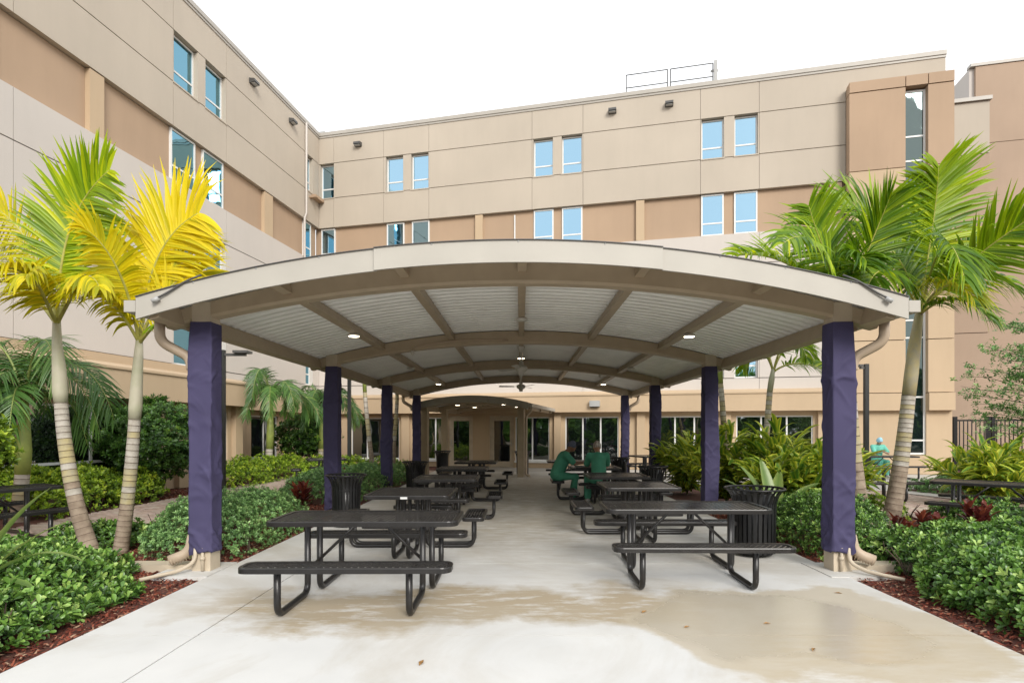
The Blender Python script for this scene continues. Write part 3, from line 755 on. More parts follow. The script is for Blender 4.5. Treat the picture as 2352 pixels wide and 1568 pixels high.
picnic(-1.48, 5.6, .01, 'black mesh picnic table nearest the camera, left front', GL)
square(-1.48, 7.85, 0, 'black square mesh table right behind the left front picnic table', GL)
square(-1.32, 10.3, .02, 'third black table of the left row, next to the left hand bins', GL)
square(-1.3, 12.95, 0, 'fourth black table of the left row under the pavilion', GL)
square(-1.2, 15.6, -.01, 'rearmost black table of the left row, before the glazed doors', GL)
picnic(1.82, 6.4, -.01, 'black mesh picnic table right front beside the large bin', GR)
square(1.82, 8.85, 0, 'black square mesh table right behind the right front picnic table', GR)
square(1.82, 10.85, .01, 'empty black table between the right row tables, in front of the two diners', GR)
square(1.72, 13.2, 0, 'black table where the two people in dark green scrubs eat', GR)
picnic(1.65, 16.0, 0, 'rear black picnic table behind the two diners in dark green scrubs', GR)
picnic(8.0, 13.3, .05, 'black picnic table on the pavers seen just right of the front right column', GS)
picnic(12.3, 19.0, .0, 'black picnic table by the tan wall where the person in mint scrubs sits', GS)
picnic(7.75, 9.15, -.75, 'black picnic table on pavers cut by the right picture edge', GS)
picnic(-7.75, 8.1, 1.1, 'dark picnic table behind the left front palms, cut by the left picture edge', GS)
square(4.4, 19.2, .3, 'far black table behind the striped ginger, before the dining room windows', GS)
square(-5.9, 17.2, .4, 'black table on the pavers behind the second left column', GS)
tgm = MB().box(-.045, .045, -.002, .002, -.014, .014).mesh('sticker', M('sticker_white', (.7, .7, .68), .5, .02))
s_ = tag(ob('sticker', tgm, None, (-1.5, 7.85-.567, .735)), 'small white sticker on the edge of the square table at left', 'sticker')

# litter bins with flared flat-bar staves
H_, RB = .86, .225
def stave():
    prof = [(RB, .05), (RB+.005, .5), (RB+.012, .68), (RB+.04, .78), (RB+.085, .84), (RB+.1, H_-.008)]
    b = MB(); vs = []
    for r, z in prof: vs += [(r, -.018, z), (r, .018, z), (r-.006, .018, z), (r-.006, -.018, z)]
    fs = [(4*i+k, 4*i+(k+1) % 4, 4*i+4+(k+1) % 4, 4*i+4+k) for i in range(len(prof)-1) for k in range(4)]+[(3,2,1,0), tuple(4*(len(prof)-1)+k for k in range(4))]
    b.add(vs, fs); return b.mesh('stave', m_binblack)
bin_st = stave()
def ringm(r, z, t): 
    return MB().tube([(r*math.cos(a), r*math.sin(a), z) for a in [2*math.pi*k/32 for k in range(32)]], t, 6, closed=True)
bin_ring = ringm(RB+.1, H_, .014).mesh('rim', m_binblack); bin_band = ringm(RB-.008, .62, .012).mesh('band', m_binblack); bin_band2 = ringm(RB-.012, .1, .012).mesh('band', m_binblack)
bin_liner = MB().lathe([(0, .03), (RB-.03, .03), (RB-.02, .3), (RB-.02, H_-.06), (RB-.035, H_-.06), (RB-.045, .2), (0, .19)], 24).mesh('liner', m_liner)
def bin_(x, y, sc, label):
    t = thing('litter_bin', label, 'bin', (x, y, 0), 0, 'black litter bins'); t.scale = (sc, sc, 1)
    ob('rim', bin_ring, t); ob('band', bin_band, t); ob('band', bin_band2, t); ob('liner', bin_liner, t)
    for k in range(26): ob('stave', bin_st, t, None, 2*math.pi*k/26)
bin_(3.02, 7.3, 1.12, 'black flared litter bin behind the right front picnic table')
bin_(-2.92, 9.5, 1.0, 'black flared litter bin against the second left column')
bin_(-2.5, 13.5, .95, 'black litter bin between the second and third left columns')
bin_(-2.85, 20.7, .95, 'far black litter bin left of the glazed doors')
bin_(.08, 20.35, .95, 'black litter bin behind the post of the entrance canopy')
bin_(2.76, 11.8, .95, 'black litter bin against the right columns beside the ginger')
bin_(2.7, 15.5, .9, 'black litter bin right of the diners, near the rearmost right column')

# lamp posts
def lamp_post(x, y, h, dirx, label, arm=.5):
    t = thing('lamp_post', label, 'lamp post', (x, y, -.04), 0, 'dark lamp posts')
    MB().lathe([(0, 0), (.13, 0), (.13, .03), (.075, .05), (0, .05)], 12).build('base', m_dkgrey, t)
    MB().box(-.055, .055, -.055, .055, .05, h).build('pole', M('post_black', (.02, .022, .022), .45, .2), t)
    b = MB(); b.box(*sorted((dirx*.056, dirx*(.06+arm))), -.03, .03, h-.14, h-.08); b.build('arm', m_dkgrey, t)
    b = MB(); b.box(*sorted((dirx*(.1+arm*.4), dirx*(.15+arm))), -.13, .13, h-.079, h-.02); b.build('lamp_head', m_dkgrey, t)
lamp_post(-7.05, 13.4, 3.55, 1, 'dark square lamp post just behind the front left column')
lamp_post(-6.1, 20.2, 4.0, 1, 'dark square lamp post seen past the second left column')
lamp_post(9.9, 16.2, 3.55, -1, 'dark square lamp post right of the front right column', .12)

# tray and cup on the diners' table
m_tray = M('tray_grey', (.30, .29, .27), .5, .1); m_cup = M('cup_clear', (.55, .56, .56), .2, .05)
t = thing('food_tray', 'shallow food tray on the table between the two diners', 'tray', (1.48, 13.1, .764), .1)
MB().prism(rrect(.2, .15, .03), 0, .008).build('base', m_tray, t)
q = [(x, y, .018) for x, y in rrect(.2, .15, .03)]; MB().tube(q, .009, 5, closed=True).build('rim', m_tray, t)
MB().lathe([(0, .009), (.05, .009), (.09, .035), (.085, .037), (.045, .016), (0, .016)], 14, (.03, 0, 0)).build('bowl', m_white, t)
MB().ball((.03, 0, .022), (.06, .06, .03), 8, k=6).build('food', M('food', (.25, .2, .08), .6, .4, 40), t)
t = thing('drinking_cup', 'clear plastic cup at the right end of the food tray', 'cup', (1.78, 13.0, .764), 0)
MB().lathe([(0, 0), (.03, 0), (.04, .11), (.037, .11), (.028, .006), (0, .006)], 12).build('cup_body', m_cup, t); MB().tube([(.005, 0, .02), (.03, 0, .17)], .003, 5).build('straw', m_white, t)

# fallen leaves on the patio
m_dry = M('dry_leaf', (.30, .16, .05), .7, .4, 60)
rl = random.Random(8)
for k, (px, py) in enumerate(((968, 1522), (1480, 1405), (1578, 1440), (1762, 1432), (1868, 1492), (1925, 1362), (1012, 1570), (820, 1232))):
    Y = EYE*F/(py-HY); x = (px-VX)/F*Y; a = rl.uniform(0, 6.3); l_ = rl.uniform(.03, .05)
    if py > 1560: continue
    b = MB(); b.add([(-l_, 0, .004), (-.2*l_, l_*.35, .014), (l_, 0, .006), (-.2*l_, -l_*.35, .012), (0, 0, .004)], [(0,4,1), (1,4,2), (2,4,3), (3,4,0)])
    o = b.build('fallen_leaf', m_dry, None, (x, Y, .0), a)
    tag(o, ['dry brown leaf on the dry concrete nearest the bottom edge', 'dry leaf at the left rim of the wet patch', 'dry leaf in the middle of the wet patch', 'dry leaf at the right end of the puddle',
            'dry leaf on the stained concrete right of the puddle', 'dry leaf on the concrete beside the front right column', '', 'dry leaf on the patio behind the left front table'][k], 'leaf', 'dry leaves on the concrete')
# ------------------------------------------------------------------ vegetation
RG = np.random.default_rng(11)
def tri_mesh(name, chunks, mats):
    """chunks: list of (verts Nx3, tris Mx3, rnd N, material index)"""
    V = np.concatenate([c[0] for c in chunks]).astype(np.float32); R = np.concatenate([c[2] for c in chunks]).astype(np.float32)
    T = []; o = 0; MI = []
    for c in chunks: T.append(c[1]+o); o += len(c[0]); MI.append(np.full(len(c[1]), c[3], np.int32))
    T = np.concatenate(T).astype(np.int32); MI = np.concatenate(MI); k = len(T)
    me = bpy.data.meshes.new(name); me.vertices.add(len(V)); me.vertices.foreach_set('co', V.ravel())
    me.loops.add(k*3); me.loops.foreach_set('vertex_index', T.ravel())
    me.polygons.add(k); me.polygons.foreach_set('loop_start', np.arange(0, k*3, 3, dtype=np.int32)); me.polygons.foreach_set('loop_total', np.full(k, 3, np.int32))
    for m in (mats if isinstance(mats, (list, tuple)) else [mats]): me.materials.append(m)
    me.polygons.foreach_set('material_index', MI)
    a = me.attributes.new('rnd', 'FLOAT', 'POINT'); a.data.foreach_set('value', np.clip(R, 0, 1))
    me.update(calc_edges=True); return me
def leaf_t(l=1., w=.45, fold=.06, curl=.1, wide=.6):
    v = np.array([(0,0,0), (wide*l, w*l/2, fold*l), (l, 0, -curl*l), (wide*l, -w*l/2, fold*l), (wide*l*.95, 0, -.02*l)], float)
    f = np.array([(0,4,1), (1,4,2), (2,4,3), (3,4,0)]); return v, f
def leaf_r(l=1., w=.5, fold=.06, curl=.1):
    """blunt, rounded leaf"""
    v = np.array([(0,0,0), (.4, .36, fold), (.78, .5, fold*.8), (1.0, 0, -curl), (.78, -.5, fold*.8), (.4, -.36, fold), (.45, 0, -.01), (.8, 0, -curl*.5), (.95, .26, -curl*.6), (.95, -.26, -curl*.6)], float)*[l, w*l, l]
    f = np.array([(0,6,1), (1,6,2), (6,7,2), (2,7,8), (8,7,3), (3,7,9), (9,7,4), (4,7,6), (4,6,5), (5,6,0)]); return v, f
def rotm(az, el, roll=0.):
    ca, sa, ce, se = math.cos(az), math.sin(az), math.cos(el), math.sin(el)
    x = np.array((ca*ce, sa*ce, se)); z = np.array((-ca*se, -sa*se, ce)); y = np.cross(z, x)
    if roll: y, z = y*math.cos(roll)+z*math.sin(roll), z*math.cos(roll)-y*math.sin(roll)
    return np.stack([x, y, z], 1)
def rosette(k, l, w, e0=.2, e1=1.1, rise=.35, seed=0, wide=.6, fold=.07, curl=.1, rnd_=False):
    rn = random.Random(seed); V = []; T = []; R = []
    for i in range(k):
        ls = l*rn.uniform(.75, 1.15); cu = curl*rn.uniform(.5, 1.6)
        v, f = leaf_r(ls, w, fold, cu) if rnd_ else leaf_t(ls, w, fold, cu, wide); nv = len(v); el = e0+(e1-e0)*i/max(1, k-1)+rn.uniform(-.15, .15)
        q = v @ rotm(i*2.4+rn.uniform(-.2, .2), el).T; q[:, 2] += rise*l*i/k
        T.append(f+len(V)*nv); V.append(q); R.append(np.full(nv, rn.uniform(-.12, .12)+.35*i/k-.15))
    return np.concatenate(V), np.concatenate(T), np.concatenate(R)
def frames(nrm, spin):
    z = nrm/np.linalg.norm(nrm, axis=1, keepdims=True); a = np.tile(np.array([[1., .13, .07]]), (len(z), 1))
    x = np.cross(a, z); x /= np.linalg.norm(x, axis=1, keepdims=True); y = np.cross(z, x)
    c, s = np.cos(spin)[:, None], np.sin(spin)[:, None]
    return np.stack([x*c+y*s, y*c-x*s, z], 2)
def scatter(tmpl, pos, nrm, sc, base, mi=0):
    tv, tf, tr = tmpl; N = len(pos); Rm = frames(nrm, RG.uniform(0, 6.283, N))
    V = np.einsum('nij,kj->nki', Rm, tv)*sc[:, None, None]+pos[:, None, :]
    T = tf[None]+(np.arange(N)*len(tv))[:, None, None]; R = base[:, None]+tr[None]
    return V.reshape(-1, 3), T.reshape(-1, 3), R.reshape(-1), mi
def inpoly(P_, poly):
    x, y = P_[:, 0], P_[:, 1]; c = np.zeros(len(P_), bool); j = len(poly)-1
    for i in range(len(poly)):
        xi, yi = poly[i]; xj, yj = poly[j]
        if yi != yj: c ^= ((yi > y) != (yj > y)) & (x < (xj-xi)*(y-yi)/(yj-yi)+xi)
        j = i
    return c
def pdist(P_, poly):
    d = np.full(len(P_), 1e9)
    for i in range(len(poly)):
        a = np.array(poly[i]); b = np.array(poly[(i+1) % len(poly)]); ab = b-a
        t = np.clip(((P_-a) @ ab)/(ab @ ab), 0, 1); d = np.minimum(d, np.linalg.norm(P_-(a+t[:, None]*ab), axis=1))
    return d
lm_front = leafmat('leaf_ficus', [(.022, .055, .014), (.075, .17, .03), (.19, .36, .06), (.46, .62, .17)], .32, .18, .5)
lm_grey = leafmat('leaf_greygreen', [(0.052, 0.123, 0.038), (0.131, 0.263, 0.079), (0.228, 0.411, 0.131), (0.420, 0.630, 0.228)], .4, .2, .5)
lm_lime = leafmat('leaf_lime', [(0.051, 0.102, 0.014), (0.170, 0.289, 0.025), (0.340, 0.493, 0.037), (0.612, 0.714, 0.068)], .4, .3, .4)
lm_dark = leafmat('leaf_dark', [(0.022, 0.058, 0.014), (0.054, 0.135, 0.025), (0.108, 0.234, 0.036), (0.306, 0.486, 0.063)], .35, .2, .5)
lm_red = leafmat('leaf_red', [(0.065, 0.016, 0.016), (0.143, 0.029, 0.023), (0.260, 0.065, 0.033), (0.390, 0.169, 0.039)], .4, .3)
lm_ging = leafmat('leaf_ginger', [(0.041, 0.121, 0.020), (0.121, 0.257, 0.027), (0.405, 0.486, 0.041), (0.702, 0.675, 0.068)], .38, .3, .4)
lm_crin = leafmat('leaf_crinum', [(0.065, 0.143, 0.033), (0.169, 0.273, 0.065), (0.364, 0.442, 0.130)], .35, .3, .5)
lm_palmg = leafmat('palm_green', [(.02, .065, .004), (.10, .22, .006), (.34, .48, .008), (.66, .70, .01)], .38, .42, .4)
lm_palmy = leafmat('palm_yellow', [(.20, .26, .006), (.48, .47, .008), (.80, .66, .01), (.92, .74, .02)], .4, .42, .4)
lm_palmd = leafmat('palm_dark', [(0.018, 0.060, 0.013), (0.053, 0.135, 0.027), (0.105, 0.225, 0.045), (0.270, 0.405, 0.090)], .35, .25, .5)
m_twig = M('twig', (.09, .065, .045), .9, .3, 20)
def hedge(name, poly, h, leafl, dens, mat, label, cat='hedge', clump=.55, seed=1, k=8, layers=2.2, w=.46, group=None, z0=-.03, rounded=False):
    poly = [tuple(map(float, p)) for p in poly]; A = np.array(poly); lo, hi = A.min(0), A.max(0)
    rg = np.random.default_rng(seed); n0 = int((hi-lo).prod()*dens*layers)
    q = rg.uniform(lo, hi, (n0, 2)); q = q[inpoly(q, poly)]
    cc = rg.uniform(lo-.3, hi+.3, (max(4, int((hi-lo).prod()/clump**2*1.4)), 2)); ch = rg.uniform(.78, 1.08, len(cc))
    def H(p):
        d = pdist(p, poly); e = np.clip(d/.42, .0, 1)**.55*np.where(inpoly(p, poly), 1, 0)
        best = np.zeros(len(p))
        for c0, c1 in zip(cc, ch):
            r = np.linalg.norm(p-c0, axis=1)/clump; best = np.maximum(best, c1*(1-.42*np.minimum(r, 1.4)**2))
        return h*(.25+.75*e)*np.clip(best, .35, 1.1)
    z = H(q); e_ = .05; gx = (H(q+[e_, 0])-H(q-[e_, 0]))/(2*e_); gy = (H(q+[0, e_])-H(q-[0, e_]))/(2*e_)
    nrm = np.stack([-gx, -gy, np.ones(len(q))], 1); nrm /= np.linalg.norm(nrm, axis=1, keepdims=True)
    nrm += rg.normal(0, .35, nrm.shape); nrm[:, 2] = np.abs(nrm[:, 2])+.15
    depth = rg.exponential(.3, len(q))*h*.5; depth = np.minimum(depth, z*.92)
    pos = np.stack([q[:, 0], q[:, 1], z-depth+z0+rg.normal(0, .02, len(q))], 1); pos[:, 2] = np.maximum(pos[:, 2], z0+.03)
    base = np.clip(rg.normal(.42, .2, len(q)), .02, .98); sc = rg.uniform(.7, 1.2, len(q))
    up = rg.random(len(q)) < .03; pos[up, 2] += rg.uniform(.02, .12, up.sum()); base[up] += .25
    t = thing(name, label, cat, (0, 0, 0), 0, group)
    half = rg.random(len(q)) < .5; ch_ = []
    for s_, sel in ((0, half), (1, ~half)):
        ch_.append(scatter(rosette(k, leafl, w, seed=seed*7+s_, rnd_=rounded), pos[sel], nrm[sel], sc[sel], base[sel]))
    ob('foliage', tri_mesh('foliage', ch_, mat), t)
    b = MB(); ns = max(6, int(len(cc)*.6))
    for c0 in cc[:ns]:
        if not inpoly(c0[None], poly)[0]: continue
        for _ in range(3):
            a = rg.uniform(0, 6.28); r = rg.uniform(.08, .22)
            b.tube([(c0[0], c0[1], z0), (c0[0]+r*.4*math.cos(a), c0[1]+r*.4*math.sin(a), h*.3), (c0[0]+r*math.cos(a), c0[1]+r*math.sin(a), h*.6)], [.012, .008, .004], 5)
    if b.v: b.build('stem', m_twig, t)['kind'] = 'stuff'
    return t
GH = 'clipped hedges in the planting beds'
hedge('hedge', [(-3.72, 3.3), (-3.72, 5.6), (-4.2, 5.95), (-4.4, 6.5), (-5.0, 6.8), (-7.2, 6.7), (-7.2, 5.2), (-4.9, 3.3)], .45, .066, 260, lm_front, 'glossy low hedge filling the left front bed beside the patio', seed=2, k=7, group=GH, rounded=True)
hedge('hedge', [(-3.52, 7.15), (-3.5, 9.7), (-4.3, 10.1), (-5.6, 9.9), (-5.35, 8.2), (-4.9, 7.25), (-4.4, 6.95)], .70, .045, 420, lm_grey, 'grey green rounded hedge right behind the front left column', seed=3, k=7, group=GH)
hedge('hedge', [(-5.05, 7.75), (-5.35, 8.6), (-6.5, 8.7), (-6.7, 8.0), (-6.1, 7.6)], .44, .066, 260, lm_front, 'small low hedge between and behind the two left front palm trunks', seed=14, k=7, group=GH, rounded=True)
hedge('hedge', [(-3.55, 12.3), (-3.5, 18.6), (-5.3, 18.8), (-6.2, 15), (-5.2, 12.2)], .62, .06, 190, lm_grey, 'pale green hedge between the second and third left columns', seed=4, k=7, group=GH)
hedge('hedge', [(-7.5, 18.6), (-3.6, 20.0), (-3.7, 20.55), (-6.6, 21.3), (-7.7, 21)], .72, .08, 120, lm_lime, 'lime green hedge under the dark window by the far left columns', seed=5, k=6, group=GH)
hedge('hedge', [(-8.6, 15.2), (-7.9, 15.4), (-7.6, 20.8), (-8.7, 20.9), (-9.0, 18)], .85, .075, 170, lm_lime, 'yellow green hedge along the far paver path at the left', seed=6, k=7, group=GH)
hedge('hedge', [(-11.4, 10.2), (-8.5, 10.4), (-8.35, 13.4), (-9.9, 13.6), (-10.6, 12.2)], .86, .085, 170, lm_lime, 'yellow green hedge behind the trunks of the left front palms', seed=7, k=7, group=GH)
hedge('hedge', [(3.88, 3.2), (3.9, 5.5), (4.3, 6.1), (4.35, 7.2), (6.0, 7.6), (7.2, 7.2), (7.0, 5.2), (5.0, 3.2)], .46, .066, 260, lm_front, 'glossy low hedge filling the right front bed beside the patio', seed=8, k=7, group=GH, rounded=True)
hedge('hedge', [(3.72, 7.0), (3.7, 9.4), (4.9, 10.4), (5.6, 9.6), (5.3, 8.0), (4.6, 7.1)], .66, .05, 380, lm_front, 'dark green hedge between the right front bin and the purple column', seed=9, k=7, group=GH)
hedge('hedge', [(6.6, 8.0), (7.6, 7.6), (10.4, 7.3), (9.6, 8.6), (7.4, 9.6), (6.7, 9.6)], .55, .058, 300, lm_front, 'green hedge in front of the paved seating area at right', seed=10, k=8, group=GH)
hedge('hedge', [(5.6, 10.2), (6.6, 9.8), (7.1, 10.3), (6.6, 11.6), (5.8, 11.8)], .45, .06, 200, lm_lime, 'small lime green hedge behind the right front palm', seed=12, k=7, group=GH)
hedge('hedge', [(10.3, 15.3), (10.9, 13.8), (12.4, 13.7), (12.8, 16.1), (11.5, 16.2)], .42, .06, 170, lm_grey, 'low pale hedge beside the tan stair bay at right', seed=13, k=7, group=GH)

# bushy shrubs with stems
def shrub(x, y, r, zc, mat, label, seed, leafl=.1, n=2600, stems=5):
    rg = np.random.default_rng(seed); t = thing('round_shrub', label, 'shrub', (x, y, -.04), 0, 'tall round shrubs by the left wall')
    d = rg.normal(size=(n, 3)); d /= np.linalg.norm(d, axis=1, keepdims=True)
    lob = 1+.13*np.sin(d[:, 0]*5+seed)*np.cos(d[:, 1]*4+d[:, 2]*6)+rg.normal(0, .05, n)
    rad = (rg.uniform(.35, 1, n)**.4)*lob; pos = d*rad[:, None]*np.array(r)+np.array([0, 0, zc])
    pos = pos[pos[:, 2] > .35]; m_ = len(pos); dd = pos-np.array([0, 0, zc]); nrm = dd/np.linalg.norm(dd, axis=1, keepdims=True)+rg.normal(0, .35, (m_, 3))+[0, 0, .5]
    ob('foliage', tri_mesh('foliage', [scatter(rosette(7, leafl, .5, seed=seed), pos, nrm, rg.uniform(.7, 1.2, m_), np.clip(rg.normal(.4, .17, m_), 0, 1))], mat), t)
    for k in range(stems):
        a = k*2*math.pi/stems+.3; q = MB()
        q.tube([(.08*math.cos(a), .08*math.sin(a), 0), (.2*r[0]*math.cos(a), .2*r[1]*math.sin(a), zc*.45), (.6*r[0]*math.cos(a), .6*r[1]*math.sin(a), zc)], [.045, .032, .012], 6)
        q.tube([(.2*r[0]*math.cos(a), .2*r[1]*math.sin(a), zc*.45), (.5*r[0]*math.cos(a+.8), .5*r[1]*math.sin(a+.8), zc*.9)], [.025, .01], 5)
        q.build('stem', m_twig, t)
shrub(-8.95, 13.9, (1.25, 1.0, .95), 1.42, lm_dark, 'large dark round shrub left of the front left column', 21, .1, 3000)
shrub(-8.2, 21.6, (1.15, .9, .75), 1.45, lm_dark, 'dark round shrub behind the bushy palm at mid left', 22, .1, 1800)
shrub(-8.05, 8.2, (.55, .5, .5), 1.4, lm_lime, 'bright lime shrub cut by the left picture edge', 23, .1, 900, 3)

# broad-leaved rosettes
def blade(l, w, arch_, segs=7, cup=.18, tipw=.15):
    """one strap leaf along +x, arching down; returns verts, tris, rnd (mid-rib low, edges high)"""
    V = []; R = []; T = []
    x = z = 0; an = 0
    for i in range(segs+1):
        t = i/segs; wd = w*(math.sin(math.pi*min(1, t*.9+.1))**.7)*(1 if i < segs else tipw)
        V += [(x, wd/2, z+cup*wd), (x, 0, z), (x, -wd/2, z+cup*wd)]; R += [.75, .2, .75]
        an -= arch_/segs*(t*1.6+.2); x += l/segs*math.cos(an); z += l/segs*math.sin(an)
    for i in range(segs):
        for k in (0, 1):
            a = i*3+k; T += [(a, a+3, a+4), (a, a+4, a+1)]
    return np.array(V), np.array(T), np.array(R)
def ginger(x, y, h, spread, canes, label, seed, leafl=.42):
    rn = random.Random(seed); ch_ = []; st = MB(); t = thing('ginger_plant', label, 'plant', (x, y, -.03), 0, 'variegated ginger clumps')
    for c in range(canes):
        az = rn.uniform(0, 6.283); lean = rn.uniform(.05, 1)**.7*spread; hh = h*rn.uniform(.72, 1.05)*(1-.28*(lean/spread)**2)
        pts = [Vector((.25*lean*math.cos(az)*s+lean*math.cos(az)*s*s*.75, .25*lean*math.sin(az)*s+lean*math.sin(az)*s*s*.75, hh*(s-.22*s*s*s*lean/spread))) for s in (0, .25, .5, .75, 1)]
        st.tube(pts, [.012, .011, .009, .007, .004], 5)
        roll = rn.uniform(0, 3.14)
        for i in range(14):
            s = .1+.9*i/13; f_ = s*4; k = min(3, int(f_)); p = pts[k].lerp(pts[k+1], f_-k)
            v, f, r = blade(leafl*rn.uniform(.8, 1.25)*(.75+.5*math.sin(s*2.6)), .105*rn.uniform(.8, 1.2), rn.uniform(.5, 1.5), 5, .25, .05)
            a = roll+(math.pi if i % 2 else 0)+rn.uniform(-.5, .5); a = a if rn.random() < .45 else az+rn.uniform(-.8, .8)
            q = v @ rotm(a, rn.uniform(.05, .75) if i < 11 else rn.uniform(.6, 1.2), rn.uniform(-.5, .5)).T+np.array(p)
            ch_.append((q, f, r*rn.uniform(.75, 1.4)+rn.uniform(-.1, .22), 0))
    ob('foliage', tri_mesh('foliage', ch_, lm_ging), t); st.build('cane', M('cane', (.16, .2, .05), .6, .2), t)
ginger(4.6, 12.6, 1.8, 1.0, 44, 'tall striped ginger clump between the second and third right columns', 31)
ginger(5.5, 12.0, 1.75, 1.0, 44, 'tall striped ginger clump behind the right front bin', 32)
ginger(6.05, 11.0, 1.4, .9, 34, 'striped ginger clump just left of the purple right column', 33)
ginger(4.3, 14.6, 1.55, .95, 34, 'striped ginger clump beside the third right column', 34)
ginger(5.0, 10.9, 1.25, .85, 30, 'lower striped ginger clump behind the broad strap leaves', 35)
ginger(9.9, 12.0, 1.35, 1.1, 46, 'yellow striped ginger clump behind the table at the right edge', 36)
ginger(11.2, 12.7, 1.3, 1.1, 40, 'yellow striped ginger clump in front of the black fence', 37)
ginger(-4.3, 3.05, .2, .2, 3, 'few strappy leaves', 38) if False else None
def strap_plant(name, x, y, leaves, mat, label, cat, z=-.03):
    t = thing(name, label, cat, (x, y, z))
    for (az, el, l, w, ar, rr) in leaves:
        v, f, r = blade(l, w, ar, 9, .2, .08); q = v @ rotm(az, el).T
        ob('leaf', tri_mesh('leaf', [(q, f, r*.7+rr, 0)], mat), t)
strap_plant('crinum_lily', 4.3, 9.6, [(1.8, 1.35, 1.25, .24, .25, .25), (.2, .95, 1.25, .24, .8, .3), (2.9, 1.0, 1.25, .22, .7, .2), (-.6, .75, .8, .17, 1.1, 0), (3.6, .7, .75, .16, 1.2, .0), (1.0, 1.1, 1.2, .22, .5, .35), (2.3, 1.2, 1.25, .22, .5, .25), (-1.5, 1.0, .6, .16, .9, .1), (4.4, 1.1, .6, .15, .8, .1)], lm_crin, 'broad leaved lily rosette above the right front bin', 'plant')
strap_plant('bromeliad', -4.95, 5.05, [(.25, 1.15, 1.2, .13, .45, .35), (-.1, .75, 1.35, .09, 1.3, .3), (.5, .95, 1.05, .08, .7, .7), (-.3, .5, .95, .12, .9, .1), (1.6, .8, .8, .1, .8, .1), (2.8, .8, .8, .1, .8, .1), (4.2, .7, .8, .1, .8, .1)], lm_crin, 'plant with long olive strap leaves reaching in at the left edge', 'plant', .1)
def cordyline(x, y, h, label, seed, n=26, mat=None):
    rn = random.Random(seed); t = thing('red_cordyline', label, 'plant', (x, y, -.03), 0, 'dark red cordyline plants'); ch_ = []
    st = MB()
    for s_ in range(3):
        a0 = s_*2.1+seed; cx, cy = .07*math.cos(a0), .07*math.sin(a0); hh = h*rn.uniform(.6, .8)
        st.tube([(cx*.3, cy*.3, 0), (cx*1.6, cy*1.6, hh)], .012, 5)
        for i in range(n):
            s = .25+.75*i/n; v, f, r = blade(h*.42*rn.uniform(.8, 1.2), .075*rn.uniform(.8, 1.2), rn.uniform(.2, .9), 4, .25, .1)
            q = v @ rotm(i*2.4+s_, .1+1.1*s+rn.uniform(-.2, .2)).T+np.array((cx*(1+.6*s), cy*(1+.6*s), hh*s)); ch_.append((q, f, r*.3+rn.uniform(0, .7)*s, 0))
    ob('foliage', tri_mesh('foliage', ch_, mat or lm_red), t); st.build('stem', m_twig, t)
cordyline(-4.4, 11.4, .62, 'dark red cordyline in the mulch before the second left column', 41)
cordyline(-4.7, 15.5, .6, 'dark red cordyline at the foot of the slim palm behind the columns', 42, 16)
cordyline(5.95, 8.25, .5, 'dark red cordyline at the foot of the right front palm', 43)
cordyline(6.55, 8.1, .62, 'tall dark red cordyline between the two right hedges', 44)
cordyline(7.1, 7.45, .5, 'dark red cordyline at the right edge of the bed', 45)
cordyline(5.4, 8.0, .42, 'small dark red cordyline right beside the purple right column', 46, 18)
cordyline(6.75, 7.75, .36, 'small cordyline with a yellow leaf before the tall red one', 47, 8, lm_ging)

